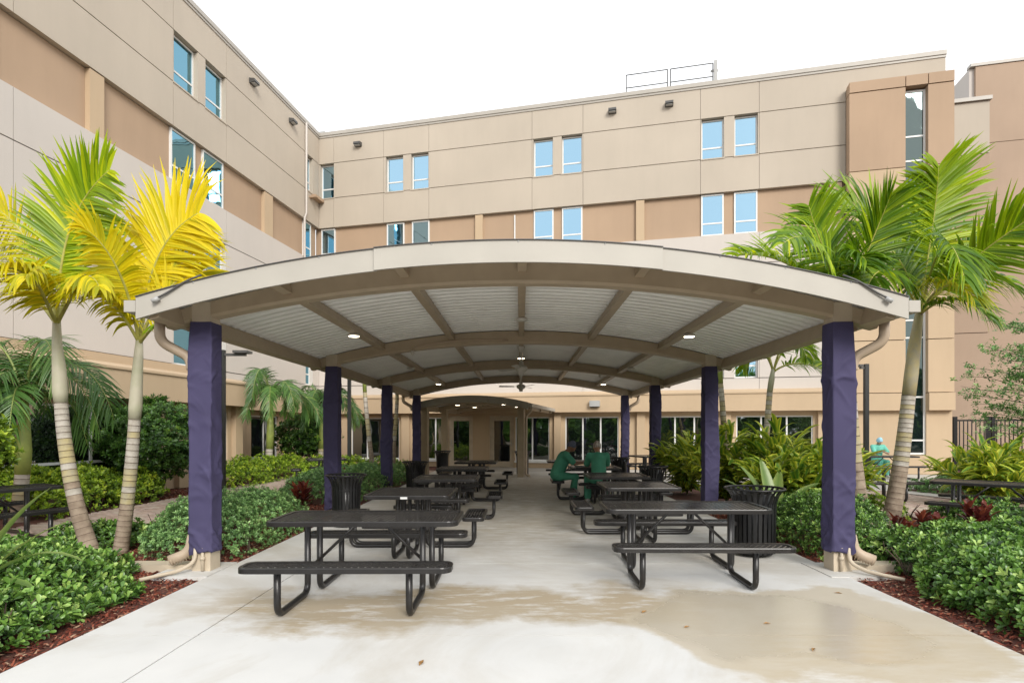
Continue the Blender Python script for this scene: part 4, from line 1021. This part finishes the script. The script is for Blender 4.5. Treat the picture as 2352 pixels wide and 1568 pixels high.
# ------------------------------------------------------------------ palms
def bez(p, n):
    p = [Vector(q) for q in p]
    if len(p) == 3: return [p[0]*(1-t)**2+p[1]*2*t*(1-t)+p[2]*t*t for t in [i/n for i in range(n+1)]]
    return [p[0]*(1-t)**3+p[1]*3*t*(1-t)**2+p[2]*3*t*t*(1-t)+p[3]*t**3 for t in [i/n for i in range(n+1)]]
def frond(parent, ctrl, L, mats, seed, nrm=(0, -1, .25), n=56, w=.042, droop=.35, s0=.16, base=.5, vee=.2, spread=(1.25, .45)):
    """a pinnate leaf: rachis along the bezier ctrl, pairs of leaflets on both sides, facing nrm"""
    rn = random.Random(seed); pts = bez(ctrl, 30); N_ = Vector(nrm).normalized(); V = []; T = []; R = []
    for i in range(n):
        s = s0+(1-s0)*i/(n-1); f_ = s*29.999; k = int(f_); p = pts[k].lerp(pts[k+1], f_-k); t = (pts[k+1]-pts[k]).normalized()
        side = t.cross(N_); side = side.normalized() if side.length > .1 else t.orthogonal().normalized(); up = side.cross(t).normalized()
        q = (s-s0)/(1-s0); ll = L*(.45+.55*math.sin(math.pi*min(1, .12+q*.72)))*(1 if q < .9 else 1-(q-.9)*3.5)
        for sg in (-1, 1):
            a = spread[0]+(spread[1]-spread[0])*q+rn.gauss(0, .07)
            d = t*math.cos(a)+side*sg*math.sin(a)+up*(vee+rn.uniform(-.1, .1)); d.normalize()
            l_ = ll*rn.uniform(.86, 1.08); wd = w*rn.uniform(.8, 1.15); dr = droop*rn.uniform(.4, 1.8)+(.5 if rn.random() < .05 else 0); c = p.copy(); o = len(V); SG = 5
            bw = d.cross(up).normalized(); bw = (bw*math.cos(.4*sg)+up*math.sin(.4*sg))
            cr = rn.gauss(0, .12)+base+(.3 if rn.random() < .06 else 0)
            for j in range(SG+1):
                u = j/SG; ww = wd*min(1, .45+u*2.2)*(1-u**2.6)+.002
                V.append(c+bw*ww/2+up*ww*.18); V.append(c); V.append(c-bw*ww/2+up*ww*.18); R += [cr, cr-.06, cr+.04]
                d2 = (d+Vector((0, 0, -1))*dr*u*1.4).normalized(); c = c+d2*(l_/SG)
            for j in range(SG):
                b_ = o+j*3
                for h_ in (0, 1): T += [(b_+h_, b_+h_+3, b_+h_+4), (b_+h_, b_+h_+4, b_+h_+1)]
    me = tri_mesh('frond', [(np.array(V), np.array(T), np.array(R), 0)], mats[0])
    o = ob('frond', me, parent)
    k = MB(); k.tube(pts, [.022*(1-.85*i/30)+.002 for i in range(31)], 6); k.build('rachis', mats[1], o)
    return o
tk = [M('trunk_grey', (.40, .32, .24), .85, .2, 9, .5, 50, col2=(.24, .18, .13)), M('trunk_pale', (.54, .50, .44), .8, .12, 9, .3, 50, col2=(.36, .32, .26)), M('trunk_yellow', (.48, .40, .20), .75, .25, 9, .2, 50, col2=(.38, .34, .24)), M('trunk_scar', (.075, .045, .03), .9, .3, 20)]
m_shaft = M('crownshaft', (.50, .46, .36), .55, .15, 4, .15, 40, col2=(.38, .38, .25))
m_shaftg = M('crownshaft_green', (.36, .42, .10), .5, .15, 6, col2=(.24, .30, .08))
m_rachis = M('rachis', (.42, .40, .10), .5, .2, 8); m_rachisg = M('rachis_green', (.22, .27, .07), .5, .2, 8)
def palm_trunk(t, pts, r0, r1, nring, seed, shaft=None, mix_=(0, 1, 2), shaftm=None):
    """ringed trunk along pts; shaft = (top points, radii)"""
    rn = random.Random(seed); P_ = bez(pts, nring) if len(pts) in (3, 4) else [Vector(q) for q in pts]
    b = MB(); zs = len(P_)
    for i in range(zs-1):
        f0 = i/(zs-1); f1 = (i+1)/(zs-1); ra = r0+(r1-r0)*f0**.6 if i else r0*1.12; rb = r0+(r1-r0)*f1**.6
        a, c = P_[i], P_[i+1]; m = 0 if f0 < .42+rn.uniform(-.06, .06) else (2 if f0 < .72 and rn.random() < .75 else (1 if rn.random() < .8 else 2))
        b.tube([a, a.lerp(c, .86), a.lerp(c, .95)], [ra, rb*.995, rb*1.03], 14, m, caps=False)
        b.tube([a.lerp(c, .9 if f0 > .35 else .95), c], [rb*1.035, rb*1.005], 14, 3, caps=False)
    b.build('trunk', tk, t)
    if shaft:
        MB().tube(shaft[0], shaft[1], 14).build('crownshaft', shaftm or m_shaft, t)
def px3(l, Y): return [P(a, c, Y) if len(q) == 2 else P(a, c, q[2]) for q in l for a, c in [q[:2]]]
GP = 'young feather palms by the pavilion'
# left front palm
Y = 7.35; t = thing('feather_palm', 'left front palm with curved ringed trunk and an upright yellow green frond', 'palm', (0, 0, 0), 0, GP)
palm_trunk(t, [P(212, 1272, Y), P(165, 1150, Y), P(148, 1030, Y), P(140, 925, Y)], .105, .075, 24, 1, ([P(140, 927, Y), P(138, 900, Y), P(136, 850, Y), P(131, 790, Y), P(130, 735, Y)], [.074, .086, .078, .056, .045]))
B = P(130, 745, Y); FM = (lm_palmg, m_rachis); FY = (lm_palmy, m_rachis)
frond(t, [B, P(137, 600, Y-.1), P(150, 480, Y-.1), P(250, 392, Y-.5)], .74, FM, 1, (.25, -1, .2), 74, .05, .3, .2, .66, .05, (1.2, .7))
frond(t, [B, P(95, 660, Y-.2), P(40, 570, Y-.6), P(-40, 640, Y-1.0)], .62, FY, 2, (-.1, -.6, .8), 44, .05, .9, .2, .52)
frond(t, [B, P(60, 650, Y+.3), P(-10, 540, Y+.5), P(-90, 520, Y+.6)], .65, FY, 3, (0, -.8, .6), 44, .045, .5, .2, .42)
frond(t, [B, P(170, 670, Y-.25), P(205, 600, Y-.6), P(228, 660, Y-1.0)], .42, FY, 4, (.3, -.5, .8), 30, .05, 1.3, .2, .45)
frond(t, [B, P(125, 660, Y+.4), P(75, 560, Y+.9), P(40, 560, Y+1.5)], .6, FM, 5, (-.2, -.9, .5), 40, .04, .5, .2, .5)
frond(t, [B, P(105, 690, Y-.3), P(70, 600, Y-.7), P(60, 640, Y-1.1)], .45, FY, 6, (-.3, -.4, .8), 30, .05, 1.2, .2, .4)
frond(t, [B, P(160, 640, Y+.4), P(215, 520, Y+.9), P(300, 540, Y+1.4)], .7, FM, 7, (.1, -.9, .5), 46, .045, .4, .2, .75)
frond(t, [B, P(110, 640, Y+.2), P(60, 500, Y+.4), P(-30, 470, Y+.4)], .6, FY, 8, (0, -.9, .5), 44, .045, .5, .2, .5)
# second left palm
Y = 7.5; t = thing('feather_palm', 'bright yellow palm right of it, its trunk leaning towards the pavilion corner', 'palm', (0, 0, 0), 0, GP)
t['label'] = 'bright yellow palm leaning over the left corner of the pavilion roof'
palm_trunk(t, [P(274, 1282, Y), P(288, 1200, Y), P(303, 1080, Y), P(309, 962, Y)], .1, .07, 25, 2, ([P(309, 964, Y), P(311, 935, Y), P(314, 880, Y), P(318, 820, Y), P(320, 782, Y)], [.07, .08, .07, .056, .042]))
B = P(320, 788, Y)
frond(t, [B, P(333, 650, Y-.1), P(362, 540, Y-.1), P(455, 490, Y-.3)], .98, FY, 11, (-.15, -1, .15), 70, .056, .36, .2, .7, .05, (1.35, .75))
frond(t, [B, P(318, 680, Y+.2), P(240, 540, Y+.1), P(145, 440, Y-.1)], .5, (lm_palmg, m_rachis), 12, (.5, -.8, .5), 54, .035, .25, .2, .85, .05)
frond(t, [B, P(285, 720, Y-.2), P(225, 640, Y-.5), P(165, 672, Y-.8)], .42, FY, 13, (-.2, -.4, .9), 40, .05, 1.3, .2, .45)
frond(t, [B, P(340, 650, Y+.6), P(380, 560, Y+1.2), P(460, 560, Y+1.9)], .8, FY, 14, (-.1, -.9, .5), 50, .042, .35, .2, .5)
frond(t, [B, P(300, 660, Y+.5), P(265, 590, Y+1.2), P(200, 600, Y+1.8)], .7, FY, 15, (.1, -.8, .6), 46, .042, .5, .2, .4)
frond(t, [B, P(345, 755, Y-.2), P(362, 740, Y-.4), P(372, 745, Y-.5)], .18, (lm_palmg, m_rachis), 16, (0, -.5, .9), 18, .03, 1, .3, .5)
frond(t, [B, P(300, 660, Y-.3), P(255, 560, Y-.7), P(185, 520, Y-1.0)], .5, FY, 17, (.2, -.8, .6), 44, .045, .6, .2, .55)
frond(t, [B, P(355, 690, Y-.2), P(410, 610, Y-.3), P(470, 640, Y-.2)], .6, FY, 18, (0, -.8, .6), 44, .045, .5, .2, .6)
# right front palm
Y = 9.8; t = thing('feather_palm', 'right front palm with slanting ringed trunk and tall bright green frond', 'palm', (0, 0, 0), 0, GP)
palm_trunk(t, [P(2043, 1212, Y), P(2068, 1085, Y), P(2078, 1000, Y), P(2087, 908, Y)], .15, .105, 26, 3, ([P(2087, 910, Y), P(2093, 860, Y), P(2101, 790, Y), P(2112, 715, Y)], [.105, .108, .095, .06]), shaftm=tk[2])
B = P(2114, 722, Y)
frond(t, [B, P(2125, 600, Y-.1), P(2150, 500, Y-.2), P(2156, 385, Y-.6)], 1.05, FM, 21, (.05, -1, .25), 72, .068, .28, .25, .6, .05, (1.35, .75))
frond(t, [B, P(2170, 640, Y-.4), P(2270, 560, Y-.9), P(2400, 480, Y-1.4)], .95, FM, 22, (.35, -.9, .45), 52, .058, .3, .25, .55)
frond(t, [B, P(2140, 600, Y-.5), P(2175, 480, Y-1.1), P(2215, 640, Y-1.9)], .85, FM, 23, (.2, -.8, .6), 46, .05, .9, .25, .42)
frond(t, [B, P(2100, 600, Y+.3), P(2020, 470, Y+.5), P(1920, 470, Y+.4)], .95, FM, 24, (0, -.9, .5), 50, .055, .4, .22, .45)
frond(t, [B, P(2160, 650, Y+.4), P(2260, 600, Y+.9), P(2330, 660, Y+1.0)], .9, FM, 25, (0, -.7, .7), 46, .05, .8, .22, .35)
frond(t, [B, P(2080, 640, Y-.5), P(2010, 560, Y-1.0), P(1985, 690, Y-1.4)], .8, FM, 26, (-.2, -.7, .7), 42, .05, .9, .22, .4)
frond(t, [B, P(2130, 680, Y-.6), P(2180, 620, Y-1.2), P(2230, 680, Y-1.6)], .7, (lm_palmy, m_rachis), 27, (.2, -.6, .8), 36, .045, 1., .22, .25)
frond(t, [B, P(2090, 620, Y-.2), P(2040, 540, Y-.4), P(1990, 540, Y-.4)], .8, FM, 28, (0, -.9, .5), 48, .055, .5, .2, .35)
frond(t, [B, P(2150, 620, Y+.2), P(2230, 520, Y+.4), P(2320, 560, Y+.4)], .85, FM, 29, (0, -.9, .5), 48, .055, .5, .2, .3)
frond(t, [B, P(2150, 690, Y-.3), P(2210, 660, Y-.7), P(2270, 730, Y-.9)], .6, FM, 30, (.2, -.6, .8), 40, .045, .9, .2, .3)
# palm hidden behind the right column
Y = 9.3; t = thing('feather_palm', 'right palm whose trunk is mostly hidden by the purple front right column', 'palm', (0, 0, 0), 0, GP)
palm_trunk(t, [P(1984, 1215, Y), P(1968, 1120, Y), P(1955, 1000, Y), P(1952, 905, Y)], .14, .1, 16, 4, ([P(1952, 907, Y), P(1950, 850, Y), P(1948, 720, Y)], [.1, .1, .06]))
B = P(1948, 730, Y)
frond(t, [B, P(1925, 640, Y-.1), P(1885, 570, Y-.2), P(1858, 475, Y-.5)], .78, FM, 31, (-.1, -1, .2), 64, .05, .3, .2, .5, .05, (1.25, .7))
frond(t, [B, P(1960, 640, Y-.1), P(2010, 540, Y-.3), P(2045, 450, Y-.6)], .8, FM, 32, (.2, -1, .3), 54, .055, .2, .2, .45)
frond(t, [B, P(1880, 640, Y-.3), P(1790, 570, Y-.6), P(1690, 588, Y-.9)], .55, FM, 33, (-.1, -.6, .8), 50, .045, .5, .2, .6, .4)
frond(t, [B, P(1920, 620, Y-.5), P(1860, 500, Y-1.0), P(1800, 560, Y-1.5)], .75, FM, 34, (-.1, -.8, .6), 46, .045, .8, .2, .5)
frond(t, [B, P(1990, 640, Y+.4), P(2040, 560, Y+.9), P(2090, 640, Y+1.2)], .8, FM, 35, (0, -.8, .6), 42, .045, .8, .2, .35)
frond(t, [B, P(1900, 650, Y+.5), P(1840, 580, Y+1.0), P(1790, 640, Y+1.3)], .75, FM, 36, (0, -.8, .6), 42, .045, .8, .2, .35)
frond(t, [B, P(1950, 640, Y-.3), P(1965, 560, Y-.6), P(1990, 600, Y-.9)], .7, FM, 37, (0, -.8, .6), 44, .05, .7, .2, .3)
frond(t, [B, P(1910, 670, Y-.2), P(1850, 620, Y-.5), P(1780, 660, Y-.6)], .7, FM, 38, (0, -.7, .7), 44, .05, .6, .2, .4)
# slim palms farther back: crowns mostly behind the roof
def slim(base, ctrl, Y, label, seed, mats, tops, r=(.085, .06), Ls=.6):
    t = thing('slim_palm', label, 'palm', (0, 0, 0), 0, 'slim palms behind the pavilion columns')
    pts = [P(*base, Y)]+[P(*c, Y) for c in ctrl]
    palm_trunk(t, pts[:4], r[0], r[1], 16, seed, ([pts[3], pts[3].lerp(pts[4], .5), pts[4]], [r[1], r[1]*1.05, r[1]*.55]), shaftm=m_shaftg if seed % 2 else m_shaft)
    B = pts[4]-Vector((0, 0, .1)); rn = random.Random(seed)
    for i, (dx, dy, dz, dr) in enumerate(tops):
        c1 = B+Vector((dx*.25, dy*.25, dz*.9+.2)); c2 = B+Vector((dx*.7, dy*.7, dz*1.3)); e = B+Vector((dx, dy, dz-dr*.6))
        frond(t, [B, c1, c2, e], Ls, mats, seed*9+i, (-dx*.3, -.5, .8), 34, .045, dr, .2, .5)
    return t
star = [(1.1, .3, .7, .9), (-1.1, -.2, .8, .9), (.3, -1.1, .9, .8), (-.4, 1.1, .9, .8), (.5, .3, 1.5, .2), (-.7, .7, 1.1, .6)]
slim((859, 1100), ((852, 1040), (842, 960), (838, 900), (832, 770)), 17.5, 'slim palm between the second and third left columns', 51, FY, [(-2.0, -.6, .2, 1.0)]+star)
slim((905, 1090), ((898, 1040), (913, 960), (912, 905), (908, 790)), 19.0, 'slim palm right behind the third left column', 52, FY, star)
slim((1668, 1060), ((1664, 1000), (1660, 930), (1655, 880), (1652, 780)), 13.6, 'slim palm next to the second right column', 53, FM, star)
slim((1752, 1080), ((1760, 1010), (1764, 950), (1768, 900), (1776, 845)), 12.8, 'slim palm in the ginger bed left of the purple right column', 54, FM, [(1.35, -.2, .15, .5), (-.6, .2, .5, .6), (1.2, .5, .7, .6), (.3, -.9, .7, .8), (-.5, .6, .9, .4), (-.9, -.3, .7, .5)], (.08, .062), .5)
# bushy dark palms against the left wall
def bushy(x, y, zc, r, label, seed, n=11, shaft=m_shaftg):
    t = thing('bushy_palm', label, 'palm', (0, 0, 0), 0, 'bushy dark palms by the left wall')
    palm_trunk(t, [(x-.1, y, -.04), (x-.06, y, zc*.2), (x-.02, y, zc*.4)], .13, .11, 9, seed, ([(x-.02, y, zc*.39), (x, y, zc*.6), (x+.02, y, zc)], [.115, .12, .06]), shaftm=shaft)
    rn = random.Random(seed); B = Vector((x+.02, y, zc-.06))
    for i in range(n):
        a = i*2.4+rn.uniform(-.2, .2); up = rn.uniform(.35, 1.15); R_ = r*rn.uniform(.8, 1.1)
        d = Vector((math.cos(a), math.sin(a)*.7, 0)); c1 = B+d*R_*.2+Vector((0, 0, up*r*.75)); c2 = B+d*R_*.75+Vector((0, 0, up*r*.95)); e = B+d*R_+Vector((0, 0, r*(up*.75-.75)))
        frond(t, [B, c1, c2, e], r*.4, (lm_palmd, m_rachisg), seed*31+i, d*-.4+Vector((0, -.2, 1)), 46, .032, .75, .15, rn.uniform(.35, .65), .15, (1.2, .5))
bushy(-8.95, 10.2, 2.1, 1.55, 'bushy dark green palm behind the left front palms', 61, 13)
bushy(-8.35, 18.9, 2.55, 1.5, 'bushy palm with arching fronds left of the second left column', 62, 12)
bushy(-7.35, 21.0, 2.4, 1.3, 'dark bushy palm partly hidden by the second left column', 63, 11)

# tree reaching in at the right edge
t = thing('garden_tree', 'small leaved tree whose branches reach in at the right edge', 'tree', (0, 0, 0))
rn = random.Random(4); q = MB(); tip = []
B = Vector((12.5, 12.4, -.04)); q.tube([B, B+Vector((-.1, 0, 1.2)), B+Vector((.05, .1, 2.4)), B+Vector((0, 0, 4.2))], [.11, .09, .07, .03], 8)
for i in range(64):
    z = rn.uniform(1.3, 4.3); a = rn.uniform(0, 6.28) if i % 2 else math.pi+rn.uniform(-.7, .5); l_ = rn.uniform(1.2, 2.35)*(1.15-.16*abs(z-2.6)); s0 = B+Vector((0, 0, z*.8))
    pts = [s0+Vector((math.cos(a)*l_*u, math.sin(a)*l_*u*.8, (z*.2)*u+.5*u-.35*u*u+rn.uniform(-.05, .05))) for u in (0, .3, .6, .8, 1)]
    q.tube(pts, [.022, .014, .009, .006, .003], 5)
    for u in range(26): 
        w_ = rn.uniform(.3, 1); k = min(3, int(w_*4)); tip.append(pts[k].lerp(pts[k+1], w_*4-k)+Vector((rn.gauss(0, .1), rn.gauss(0, .1), rn.gauss(0, .07))))
q.build('trunk', m_twig, t)
tp = np.array([tuple(v) for v in tip]); nn = RG.normal(0, .5, tp.shape)+[0, 0, 1]
ob('crown', tri_mesh('crown', [scatter(rosette(7, .085, .5, 0, .8, .5, 9), tp, nn, RG.uniform(.7, 1.2, len(tp)), np.clip(RG.normal(.55, .2, len(tp)), 0, 1))], lm_grey), t)

# invented trees behind the camera, added for dark reflections in the ground-floor glass
rg = np.random.default_rng(77); n_ = 5200
pos = np.stack([rg.uniform(-30, 30, n_), rg.uniform(-17, -13, n_), rg.uniform(0, 1, n_)**.8], 1); hh = 4.2+1.6*np.sin(pos[:, 0]*.7)+1.0*np.sin(pos[:, 0]*1.9+1)
pos[:, 2] = pos[:, 2]*hh
o = ob('reflection_trees', tri_mesh('reflection_trees', [scatter(rosette(7, .5, .6, 0, 1, .4, 5), pos, rg.normal(0, .6, pos.shape)+[0, .6, .6], rg.uniform(.8, 1.4, n_), np.clip(rg.normal(.4, .2, n_), 0, 1))], lm_dark))
o['kind'] = 'stuff'; o['label'] = 'unseen mass of trees added behind the camera for reflections in the ground floor glass'; o['category'] = 'trees'

# mulch chips and litter along the bed edges
def chips(parent, poly, n, seed, z=-.032):
    rg = np.random.default_rng(seed); A = np.array(poly, float); q = rg.uniform(A.min(0), A.max(0), (n*3, 2)); q = q[inpoly(q, poly)][:n]; m_ = len(q)
    tv = np.array([(-.5, -.14, 0), (.5, -.1, .05), (.45, .14, 0), (-.4, .12, .12), (0, 0, .2)]); tf = np.array([(0,1,4), (1,2,4), (2,3,4), (3,0,4)])
    pos = np.concatenate([q, np.full((m_, 1), z)+rg.uniform(0, .022, (m_, 1))], 1)
    o = ob('wood_chip', tri_mesh('wood_chip', [scatter((tv, tf, np.zeros(5)), pos, rg.normal(0, .35, (m_, 3))+[0, 0, 1], rg.uniform(.02, .06, m_), rg.random(m_)**1.5)], lm_chip), parent); o['kind'] = 'stuff'
lm_chip = leafmat('wood_chip', [(.07, .018, .012), (.20, .05, .03), (.28, .085, .05), (.42, .30, .20)], .85, 0, .2)
mb = [o for o in bpy.data.objects if o.name.startswith('mulch_bed')]; mb.sort(key=lambda o: o.data.vertices[0].co.x)
chips(mb[0], [(-3.47, 2.6), (-3.47, 12.4), (-4.4, 12.4), (-4.4, 2.6)], 9000, 5); chips(mb[0], [(-4.3, 9.8), (-3.5, 9.8), (-3.5, 12.6), (-6.4, 12.6), (-6.4, 10)], 5000, 6)
chips(mb[0], [(-6.8, 6.2), (-4.2, 5.8), (-4.0, 8.2), (-6.8, 8.9)], 7000, 10)
chips(mb[1], [(3.63, 2.6), (4.5, 2.6), (4.5, 12), (3.63, 12)], 8000, 7); chips(mb[1], [(4.4, 7.3), (7, 7.6), (7, 9), (5, 9)], 3000, 8)
chips(mb[0], [(-10.5, 13.3), (-8.3, 13.3), (-8.3, 16), (-10, 16)], 3000, 9)
# ------------------------------------------------------------------ people
def limb(b, pts, rs, n=10):
    pts = [Vector(p) for p in pts]
    b.tube(pts, rs, n, caps=True)
    for p, r in zip(pts, rs): b.ball(p, r*.985, n, k=6)
def remesh(o, vox, it=4):
    r = o.modifiers.new('r', 'REMESH'); r.mode = 'VOXEL'; r.voxel_size = vox; r.use_smooth_shade = True
    s = o.modifiers.new('s', 'SMOOTH'); s.iterations = it; s.factor = .5
def person(loc, rot, J, skin, cloth, shoe, cap, label, capcol=None):
    """J: joints in a local frame, facing -Y... builds one skin body and clothing over it"""
    t = thing('person', label, 'person', loc, rot, 'people sitting at the tables')
    V_ = {k: Vector(v) for k, v in J.items()}
    hd = V_['head']; fw = V_['face'].normalized(); sd_ = fw.cross(Vector((0, 0, 1))).normalized(); up = sd_.cross(fw).normalized()
    b = MB()
    b.ball(hd, (.076, .092, .118), 14, k=12)
    b.ball(hd+fw*.03-up*.06, (.058, .06, .06), 10, k=8)                    # jaw
    b.ball(hd+fw*.098-up*.022, (.016, .018, .022), 8, k=6)                 # nose
    b.ball(hd+fw*.085+up*.02, (.05, .022, .014), 8, k=6)                   # brow
    b.ball(hd+fw*.088-up*.065, (.024, .016, .011), 8, k=6)                 # mouth
    for s in (-1, 1): b.ball(hd+sd_*s*.078-up*.01-fw*.008, (.012, .02, .032), 8, k=6)
    limb(b, [V_['neck'], hd-up*.06-fw*.01], [.056, .052])
    limb(b, [V_['pelvis'], V_['waist'], V_['chest']], [.13, .125, .135])
    for s in 'lr':
        limb(b, [V_['sh'+s], V_['el'+s], V_['wr'+s]], [.052, .041, .028]); limb(b, [V_['chest'], V_['sh'+s]], [.1, .058])
        limb(b, [V_['hip'+s], V_['kn'+s], V_['an'+s]], [.085, .058, .042])
        w = V_['wr'+s]; d = (w-V_['el'+s]).normalized(); dn = V_.get('hand'+s, Vector((0, 0, -1))); dn = (dn-d*dn.dot(d)).normalized(); ac = d.cross(dn).normalized()
        pm_ = w+d*.055
        b.ball(pm_, (.03, .03, .022), 8, k=6); b.ball(w+d*.03, (.026, .026, .02), 8, k=6); b.ball(pm_+d*.02, (.032, .03, .02), 8, k=6)
        for i, (off, ln) in enumerate(((-.028, .062), (-.01, .074), (.009, .07), (.027, .055))):
            a0 = pm_+d*.03+ac*off; a1 = a0+d*ln*.45+dn*ln*.1; a2 = a1+d*ln*.28+dn*ln*.38; limb(b, [a0, a1, a2], [.0095, .009, .008], 6)
        sg = 1 if s == 'l' else -1
        a0 = w+d*.03-ac*.026*sg; a1 = a0+d*.03-ac*.024*sg+dn*.012; limb(b, [a0, a1, a1+d*.028+dn*.016], [.012, .0105, .009], 6)
    body = b.build('body', skin, t); remesh(body, .009, 3)
    e = MB()
    for s in (-1, 1): e.ball(hd+fw*.082+sd_*s*.032+up*.004, .009, 6, k=5)
    e.build('eyes', M('eye_dark', (.02, .015, .012), .3, .1), t)
    sb = MB(); limb(sb, [V_['pelvis']+Vector((0, 0, .0)), V_['waist'], V_['chest']], [.172, .162, .165], 14)
    limb(sb, [V_['chest'], V_['neck']-up*.05], [.15, .078], 12)
    for s in 'lr':
        limb(sb, [V_['chest'], V_['sh'+s]], [.14, .082], 12); m_ = V_['sh'+s].lerp(V_['el'+s], .78); limb(sb, [V_['sh'+s], m_], [.08, .078], 12)
    sh = sb.build('shirt', cloth, t); remesh(sh, .013, 5)
    tr = MB(); tr.ball(V_['pelvis']-Vector((0, 0, .02)), (.18, .17, .13), 12, k=8)
    for s in 'lr': limb(tr, [V_['hip'+s], V_['kn'+s], V_['kn'+s].lerp(V_['an'+s], .9)], [.118, .088, .078], 12)
    tro = tr.build('trousers', cloth, t); remesh(tro, .013, 5)
    for s in 'lr':
        a = V_['an'+s]; f = V_.get('toe'+s, Vector((0, -1, 0))).normalized(); q = MB()
        limb(q, [a-Vector((0, 0, .03))-f*.04, a-Vector((0, 0, .038))+f*.07, a-Vector((0, 0, .045))+f*.15], [.042, .042, .032], 10); q.build('shoe', shoe, t)
    c = MB(); Mx = Matrix.Translation(hd) @ Matrix((sd_, fw, up)).transposed().to_4x4()
    vs = []; fs = []; n_, k_ = 16, 8
    for i in range(k_+1):
        ph = math.radians(-14+104*i/k_)
        for j in range(n_):
            a = 2*math.pi*j/n_; px_, py_ = math.cos(a)*math.cos(ph), math.sin(a)*math.cos(ph)
            puff = 1+.04*math.sin(5*a+i)*(1 if i < k_ else 0)
            vs.append(Mx @ Vector((px_*.09*puff, py_*.108*puff-.012, math.sin(ph)*.13+.02-max(0, -py_)*.02)))
    for i in range(k_):
        for j in range(n_): fs.append((i*n_+j, i*n_+(j+1) % n_, (i+1)*n_+(j+1) % n_, (i+1)*n_+j))
    c.add(vs, fs, 0, True); c.build('scrub_cap', cap, t)
    return t
def seated(lean=.18, reach=(.42, .85), elz=.78, knees=.42, spread=.13, head=(0, -1, -.25), hx=.1):
    """sitting on a 0.46 m seat, facing -Y, origin under the hips"""
    J = dict(pelvis=(0, 0, .59), waist=(0, -lean*.35, .78), chest=(0, -lean*.85, .98), neck=(0, -lean*1.15, 1.12), head=(0, -lean*1.5-.04, 1.235), face=head)
    for s, sg in (('l', 1), ('r', -1)):
        J['sh'+s] = (sg*.185, -lean*.95, 1.05); J['el'+s] = (sg*.235, -lean-.19, elz+.02); J['wr'+s] = (sg*hx, -lean-reach[0], reach[1]); J['hand'+s] = (0, 0, -1)
        J['hip'+s] = (sg*.095, -.02, .55); J['kn'+s] = (sg*spread, -knees, .53); J['an'+s] = (sg*(spread+.01), -knees+.06, .085)
    return J
sk1 = M('skin_brown', (.23, .11, .06), .5, .1, 20); sk2 = M('skin_tan', (.32, .17, .10), .5, .1, 20); sk3 = M('skin_light', (.42, .26, .18), .5, .1, 20)
gs = M('scrubs_green', (.055, .25, .155), .8, .12, 9, .3, 60); mint = M('scrubs_mint', (.13, .46, .36), .8, .1, 9, .3, 60)
shoe_d = M('shoe_dark', (.03, .03, .03), .6, .1); shoe_l = M('shoe_pale', (.45, .45, .42), .6, .1)
c1 = M('cap_slate', (.08, .09, .13), .8, .3, 30); c2 = M('cap_print', (.55, .50, .44), .8, .5, 26, col2=(.12, .08, .06)); c3 = M('cap_blue', (.30, .55, .68), .8, .1, 20)
J = seated(.2, (.4, .86), .82, .42, .14, (0, -1, -.35), .07)
person((.86, 13.2, 0), math.pi/2, J, sk1, gs, shoe_d, c1, 'person in dark green scrubs and slate cap eating, seen from the side')
J = seated(.2, (.36, .84), .80, .40, .2, (-.25, -1, -.3), .1)
person((1.72, 12.34, 0), math.pi, J, sk2, gs, shoe_l, c2, 'person in dark green scrubs with a patterned cap, seen from behind')
J = seated(.08, (.22, .88), .80, .4, .12, (.1, -1, -.5), .06)
person((12.45, 19.78, 0), 0, J, sk3, mint, shoe_l, c3, 'person in mint scrubs and blue cap sitting by the tan wall')
t = thing('tote_bag', 'pale pink bag on the far table beside the person in mint scrubs', 'bag', (12.95, 19.25, .764), .2)
MB().add([(-.13,-.05,0),(.13,-.05,0),(.13,.05,0),(-.13,.05,0),(-.15,-.04,.3),(.15,-.04,.3),(.15,.04,.3),(-.15,.04,.3),(0,-.09,.12),(0,.09,.12)],
         [(3,2,1,0),(0,1,8),(1,5,8),(5,4,8),(4,0,8),(2,3,9),(3,7,9),(7,6,9),(6,2,9),(1,2,6,5),(3,0,4,7),(4,5,6,7)]).build('body', M('bag_pink', (.62, .42, .44), .7, .1), t)
MB().tube(fillet([(-.07, 0, .3), (-.06, 0, .42), (.06, 0, .42), (.07, 0, .3)], .04), .008, 6).build('handle', M('bag_pink', (.62, .42, .44)), t)
